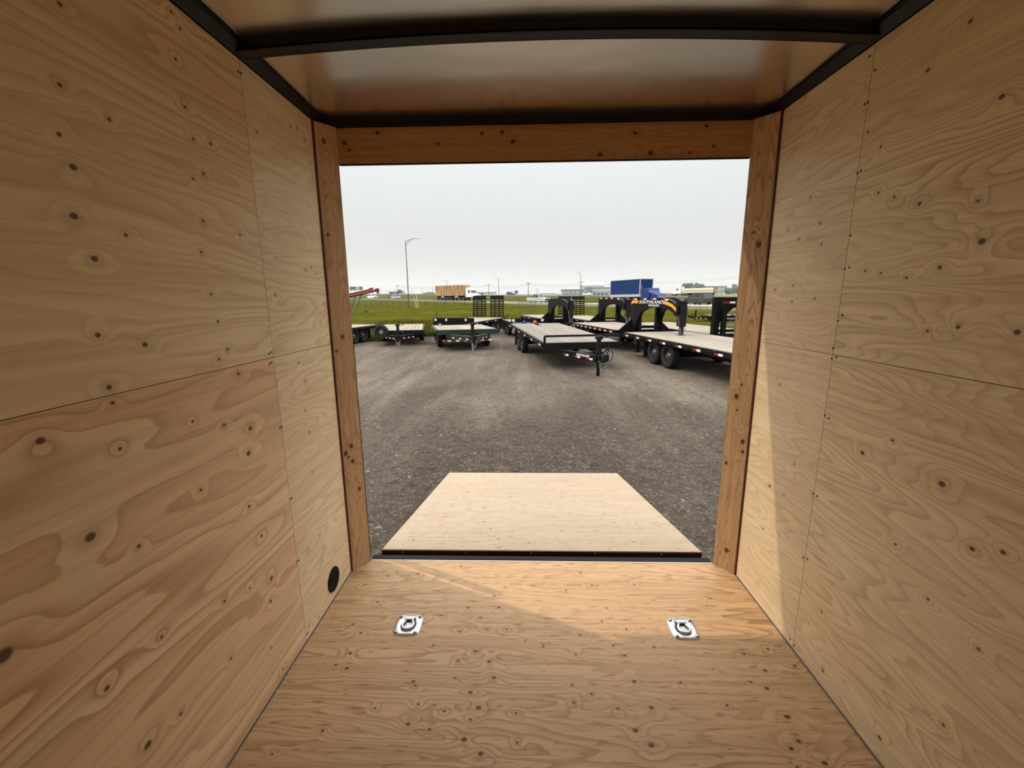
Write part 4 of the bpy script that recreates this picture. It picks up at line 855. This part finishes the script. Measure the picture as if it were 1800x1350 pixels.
MB().box(-1.2, 1.2, -6, 2.2, 1.2, 1.9).build('load', GREYP, ff); semi_cab(ff, 2.6, DARKP, 2.3, False); vwheels(ff, 2.4, (-4.8, -3.6), .5, .28); MB().box(-.5, .5, -6, 3, .8, 1.2).build('chassis', BLACKM, ff)

# ------------------------------------------------------------------ light poles, utility poles, wires, signs, fence
def ground_at(px, D): p = at(px, 527, D); return Vector((p.x, p.y, terr(p.x, p.y)))
def lamp_pole(px, D, top_py, arm_px, label, r=.11):
    g = ground_at(px, D); zt = at(px, top_py, D).z; h = zt-g.z; ax = (arm_px-px)*D/FPX; s_ = 1 if ax > 0 else -1
    t = thing('street_light', label, 'light pole', g)
    b = MB(); b.cyl((0, 0, 0), (0, 0, h-.4), r, 12, r2=r*.6); b.build('pole', POLE, t)
    MB().cyl((0, 0, 0), (0, 0, .35), r*1.9, 12).build('base', POLE, t)
    b = MB(); b.tube([(0, 0, h-.55), (ax*.2, 0, h-.22), (ax*.5, 0, h+.05), (ax*.85, 0, h+.16)], r*.42, 8); b.tube([(0, 0, h-1.25), (ax*.18, 0, h-.72), (ax*.42, 0, h-.12)], r*.32, 8); b.build('arm', POLE, t)
    MB().lathe([(.001, -.02), (.22, .0), (.26, .08), (.10, .18), (.001, .2)], 14, 'z').build('lamp_head', ZINCD, t, (ax*.93, 0, h+.06)).scale = (2.0, .9, .8)
    return t
lamp_pole(718.2, 92, 420.5, 742, 'tall grey street light with single curved arm above the field', .12)
lamp_pole(786.5, 300, 493, 777, 'small far street light rising behind the tan bulk trailer', .16)
lamp_pole(877, 250, 488, 869, 'far street light standing between the raised ramps and blue sign', .16)
lamp_pole(1020, 190, 479, 1011, 'far street light standing in front of the pale buildings', .13)
POLEX = []
def utility_pole(px, D, top_py, label, arm=True, group=None):
    g = ground_at(px, D); zt = at(px, top_py, D).z; h = max(5., zt-g.z); t = thing('utility_pole', label, 'pole', g, 0, group)
    MB().cyl((0, 0, 0), (0, 0, h), .20, 8, r2=.13).build('pole', WOODP, t)
    if arm:
        MB().beam((-1.2, 0, h-.6), (1.2, 0, h-.6), .16, .16).build('crossarm', WOODP, t)
        b = MB()
        for x_ in (-1.05, .0, 1.05): b.cyl((x_, 0, h-.52), (x_, 0, h-.25), .07, 6)
        b.build('insulators', GREYP, t)
    POLEX.append((px, Vector((g.x, g.y, g.z+h-.3)))); return t
for px, tp in ((649, 507), (662.5, 506), (669.5, 508), (680, 509), (695, 506), (711.5, 507), (725.5, 507), (742, 507), (761, 504)):
    utility_pole(px, 430, tp, 'slim far utility pole in the row on the hazy horizon', False, 'far utility poles on the horizon')
utility_pole(859.5, 280, 499.5, 'wooden utility pole with crossarm behind the white farm building'); utility_pole(928.8, 230, 496.5, 'wooden utility pole standing above the silver pickup\'s bed')
utility_pole(944.7, 330, 507, 'short far utility pole above the silver pickup\'s cab'); utility_pole(1022, 270, 494.5, 'wooden utility pole close beside the far street light by the pale buildings')
utility_pole(700, 300, 501, 'taller wooden utility pole among the far horizon poles', True)
ws = sorted([p for p in POLEX if p[0] in (700, 859.5, 928.8, 1022)])+[(1095, at(1095, 495, 300)), (1330, at(1330, 483, 300))]
for i in range(len(ws)-1):
    a, b_ = ws[i][1], ws[i+1][1]; m = MB()
    for dz in (0, -.9): m.tube([a.lerp(b_, t)+Vector((0, 0, dz-1.6*4*t*(1-t))) for t in np.linspace(0, 1, 14)], .035, 4)
    o = m.build('power_line', BLACKM); tag(o, ['power lines strung over the far fields past the tan trailer', 'power lines strung between the white farm building and silver pickup', 'power lines running from the pickup to the pale buildings', 'power lines running behind the blue truck box', 'power lines running above the round trees'][i], 'wire')
def sign(px, D, y0, y1, x0, x1, m_, label, name='road_sign'):
    p = at(px, y1, D); g = terr(p.x, p.y); h = (y1-y0)*D/FPX; w = (x1-x0)*D/FPX; t = thing(name, label, 'sign', (p.x, p.y, g)); z0 = p.z-g
    MB().box(-w/2, w/2, -.06, .06, max(z0, .6), max(z0, .6)+h).build('panel', m_, t)
    for s_ in (-1, 1): MB().box(s_*w*.3-.08, s_*w*.3+.08, .06, .2, 0, max(z0, .6)+h*.8).build('post', POLE, t)
sign(907.5, 215, 511, 516.2, 904.8, 910.2, SIGNB, 'small blue road sign beside the far carriageway')
sign(620.5, 210, 504, 510, 615, 626, SIGNG, 'green highway sign beyond the red augers', 'highway_sign')
sign(632.3, 210, 504, 510, 627.2, 637.8, SIGNG, 'green highway sign with a yellow panel beyond the red augers', 'highway_sign')
t = [o for o in bpy.data.objects if o.get('label', '').startswith('green highway sign with')][0]
pp = [o for o in t.children if o.name.startswith('panel')][0]; zz_ = [v.co.z for v in pp.data.vertices]; MB().box(-1.35, .0, -.09, -.055, min(zz_)+.1, max(zz_)-.1).build('yellow_panel', SIGNY, t)
for px, dx, ln, w_ in ((731.5, -.45, 2.1, 'shorter'), (734.5, -.30, 2.6, 'taller')):
    g = ground_at(px, 92); o = MB().cyl((0, 0, -.1), (dx, 0, ln), .045, 8).build('marker_post', WHITEP, None, g); tag(o, w_+' of two white leaning marker posts beside the tall street light', 'post', 'leaning white marker posts')
# farm fence
fm = MB().cyl((0, 0, -.05), (0, 0, 1.25), .06, 8).mesh('fence_post', WOODP); fp = []
for px, D in ((632, 104), (641, 103), (651, 102.5), (660.5, 102), (669, 101.5), (679.5, 101), (691, 100), (702.5, 99.5), (714.5, 99), (730, 98), (747.5, 97), (764.5, 97), (781, 98), (798, 99), (817.5, 100), (835, 100)):
    g = ground_at(px, D); o = obj('fence_post', fm, None, g); tag(o, 'thin weathered post of the wire fence crossing the grass field', 'post', 'posts of the field fence'); fp.append(g)
m = MB()
for z_ in (.55, .95, 1.2):
    for a, b_ in zip(fp[:-1], fp[1:]): m.cyl(a+Vector((0,0,z_)), b_+Vector((0,0,z_)), .012, 4, cap=False)
o = m.build('fence_wire', POLE); tag(o, 'thin wires strung between the field fence posts', 'wire')
for px, D, h, lab in ((766.3, 50, .85, 'short dark fence post in the grass beside the green trailer'), (831, 56, .6, 'short dark fence post in the grass close to a raised ramp')):
    g = ground_at(px, D); o = MB().cyl((0, 0, -.05), (0, 0, h), .075, 8).build('fence_post', WOODP, None, g); tag(o, lab, 'post')
def wire_panel(px0, px1, D, h, label):
    a = ground_at(px0, D); b_ = ground_at(px1, D); t = thing('wire_fence_panel', label, 'fence', a); d = b_-a; m = MB()
    m.cyl((0, 0, -.05), (0, 0, h), .028, 8); m.cyl(d-Vector((0,0,.05)), d+Vector((0, 0, h)), .028, 8); m.cyl((0, 0, h), d+Vector((0, 0, h)), .022, 8); m.build('frame', POLE, t); m = MB(); n = max(4, int(d.length/.18))
    for k in range(1, n): p = d*(k/n); m.cyl(p+Vector((0,0,.05)), p+Vector((0,0,h)), .008, 4, cap=False)
    for k in range(1, 7): m.cyl((0, 0, h*k/7), d+Vector((0, 0, h*k/7)), .008, 4, cap=False)
    m.build('mesh', POLE, t)
wire_panel(912, 941, 66, 1.65, 'wire mesh panel in the grass behind the air couplings'); wire_panel(1212, 1244, 54, 1.4, 'wire mesh panel in the grass right of the lettered gooseneck')
wire_panel(1026, 1050, 60, 1.3, 'wire mesh panel in the grass past the raised gooseneck ramps')

# red grain augers reaching in past the door post
def auger(label, D, pa, pb, head):
    a = at(*pa, D); b_ = at(*pb, D); g = Vector((a.x, a.y, terr(a.x, a.y))); t = thing('grain_auger', label, 'auger', g); A, B = a-g, b_-g
    MB().cyl(A, B, .12, 14).build('tube', REDP, t); MB().beam(A+Vector((0,-.22,-.16)), B+Vector((0,-.22,-.16)), .06, .06).build('drive_shaft', BLACK, t)
    d = (B-A).normalized(); b = MB(); b.beam(B-d*.1, B+d*.4, .34, .38); b.beam(B+d*.25+Vector((0,0,-.5)), B+d*.25, .22, .22, up=(0,1,0)); b.build('discharge_head', REDP, t)
    b = MB()
    for k in (.55, .80): 
        p = A.lerp(B, k)
        for s_ in (-.7, .7): b.cyl(p+Vector((0, s_*.15, -.1)), (p.x-1.4, s_, .35), .05, 8)
    b.build('undercarriage', STEELG, t)
    for s_ in (-.8, .8):
        o = add_wheel(t, A.lerp(B, .55).x-1.4, s_, .36, .2); o.rotation_euler = (0, 0, math.pi/2)
auger('upper red grain auger tube with a boxy discharge head', 62, (530, 535.6), (651, 509), 0); auger('lower red grain auger tube reaching out farther above the grass', 59, (533, 539.7), (661, 510.2), 0)

# ------------------------------------------------------------------ far buildings and trees
def building(px0, px1, top, base, D, label, parts, depth=14, rot=0):
    a, b_ = at(px0, base, D), at(px1, base, D); g = terr((a.x+b_.x)/2, D); w = b_.x-a.x; zt = at((px0+px1)/2, top, D).z
    t = thing('building', label, 'building', ((a.x+b_.x)/2, D, g)); h = zt-g; parts(t, w, h, depth); return t
def pal(t, w, h, d):
    MB().box(-w/2, w/2, 0, d, 0, h*.55).build('lower_wall', BUILDG, t); MB().box(-w/2, w/2, .3, d, h*.55, h*.92).build('upper_wall', BUILDW, t); MB().box(-w/2-.4, w/2+.4, -.4, d, h*.92, h).build('roof', BUILDG, t)
    for k in range(7): x_ = -w/2+w*(k+.5)/7; MB().box(x_-w*.04, x_+w*.04, -.08, .02, h*.12, h*.34).build('window', GLASS, t)
def slab(t, w, h, d):
    MB().box(-w/2, w/2, 0, d, 0, h).build('wall', BUILDD, t); MB().box(-w/2-.3, w/2+.3, -.3, d, h, h+.5).build('roof', BUILDD, t)
    for k in range(3): MB().box(-w/2+w*(k+.3)/3, -w/2+w*(k+.7)/3, -.06, .02, h*.45, h*.65).build('window', GLASS, t)
def glaz(t, w, h, d):
    MB().box(-w/2, w/2, .5, d, 0, h).build('wall', BUILDW, t); MB().box(-w/2-.5, w/2+.5, -.2, d, h, h+.5).build('roof', BUILDD, t)
    for k in range(6): MB().box(-w/2+w*k/5-.25, -w/2+w*k/5+.25, 0, .5, 0, h).build('column', BUILDD, t)
    for k in range(5): MB().box(-w/2+w*(k+.15)/5, -w/2+w*(k+.85)/5, .42, .52, h*.2, h*.6).build('window', BUILDG, t)
def shed(t, w, h, d):
    MB().box(-w/2, w/2, 0, d, 0, h*.8).build('wall', BUILDW, t); MB().prism([(-.4, h*.8), (d/2, h*1.1), (d+.4, h*.8)], -w/2-.4, w/2+.4, 'x').build('roof', GREYP, t)
    MB().box(w*.22, w*.34, -.06, .02, 0, h*.5).build('door', GREYP, t)
building(1041, 1092, 504.6, 518, 330, 'long pale building with green-grey lower wall behind the blue truck', pal)
building(1031.5, 1040.6, 506, 518, 322, 'dark slate block at the end of the long pale building', slab)
building(1022, 1061, 497.5, 518, 420, 'taller pale building rising behind the slate block', shed)
building(989, 1025.5, 510, 518, 310, 'low pale building with dark columns and flat roof', glaz)
building(850, 870, 511, 518, 300, 'white farm building beyond the far carriageway', shed)
building(1238, 1276, 504, 518, 380, 'low white building between the two clumps of round trees', glaz)
building(952, 978, 514, 519, 380, 'low cream shed near the silver pickup', shed)
LUMP = {}
def tree(px, D, top, w_px, label, group, seed):
    g = ground_at(px, D); h = at(px, top, D).z-g.z; w = w_px*D/FPX; t = thing('tree', label, 'tree', g, 0, group); rs = np.random.RandomState(seed)
    MB().cyl((0, 0, -.1), (0, 0, h*.45), .22, 8, r2=.12).build('trunk', BARK, t); bm = bmesh.new()
    for k in range(9):
        c = Vector((rs.normal(0, w*.22), rs.normal(0, w*.22), h*rs.uniform(.42, .80))); r = w*rs.uniform(.22, .34); 
        q = bmesh.ops.create_icosphere(bm, subdivisions=3, radius=r)['verts']
        for v_ in q: v_.co = c+v_.co*(1+rs.uniform(-.16, .16))*1.0; v_.co.z = max(h*.18, min(h, v_.co.z))
    me = bpy.data.meshes.new('crown'); bm.to_mesh(me); bm.free(); me.materials.append(LEAF); obj('crown', me, t)
for i, (px, D, tp, w) in enumerate(((1197, 285, 503, 11), (1206, 300, 498, 15), (1216, 318, 497, 16), (1227, 300, 499, 14), (1236, 284, 503, 8))): tree(px, D, tp, w, 'round green tree in the clump above the far semi', 'clump of trees above the far semi', 20+i)
for i, (px, D, tp, w) in enumerate(((1278, 286, 505, 10), (1288, 302, 501, 14), (1299, 318, 499, 16))): tree(px, D, tp, w, 'round green tree in the clump beside the door post', 'clump of trees beside the door post', 40+i)
for i, (px, D, tp, w) in enumerate(((748, 322, 514.5, 8), (755, 332, 513.5, 8), (762, 322, 514, 7))): tree(px, D, tp, w, 'low bushy tree on the horizon behind the tan trailer', 'low trees behind the tan trailer', 60+i)
for i, (px, D, tp, w) in enumerate(((841, 316, 513, 6), (847, 326, 513.5, 6))): tree(px, D, tp, w, 'low bushy tree between the white semi and white farm building', 'low trees by the farm building', 70+i)
# canola strip
q0, q1 = azim(1236), azim(1310); b = MB(); L = []
for a in np.linspace(q0, q1, 12):
    for d in (205, 260): L.append((CAM.x+d*math.sin(a), d*math.cos(a), terr(CAM.x+d*math.sin(a), d*math.cos(a))+.9))
n = len(L)//2; L += [(x, y, z-1.0) for x, y, z in L]
b.add(L, [(2*i, 2*i+2, 2*i+3, 2*i+1) for i in range(n-1)]+[(2*i, 2*n+2*i, 2*n+2*i+2, 2*i+2) for i in range(n-1)]); structure(b.build('canola_field', CANOLA))
g = ground_at(642, 78); rs = np.random.RandomState(3); bm = bmesh.new()
for k in range(7):
    c = Vector((rs.normal(0, .5), rs.normal(0, .3), rs.uniform(.2, .5))); q = bmesh.ops.create_icosphere(bm, subdivisions=2, radius=rs.uniform(.12, .2))['verts']
    for v_ in q: v_.co = c*.4+v_.co*(1+rs.uniform(-.2, .2)); v_.co.z = max(-.02, v_.co.z)
me = bpy.data.meshes.new('shrub'); bm.to_mesh(me); bm.free(); me.materials.append(LEAF); o = obj('shrub', me, None, g); tag(o, 'small dark shrub in the grass below the red augers', 'shrub')

# ------------------------------------------------------------------ smoke haze over the fields
hz = bpy.data.materials.new('smoke_haze'); hz.use_nodes = True; t_ = hz.node_tree; t_.nodes.clear()
vs_ = t_.nodes.new('ShaderNodeVolumeScatter'); vs_.inputs['Density'].default_value = .0011; vs_.inputs['Anisotropy'].default_value = .2; vs_.inputs['Color'].default_value = (.60, .61, .59, 1)
mo = t_.nodes.new('ShaderNodeOutputMaterial'); t_.links.new(vs_.outputs[0], mo.inputs['Volume'])
structure(MB().box(-1400, 1400, 105, 2400, -12, 90).build('smoke_haze', hz))
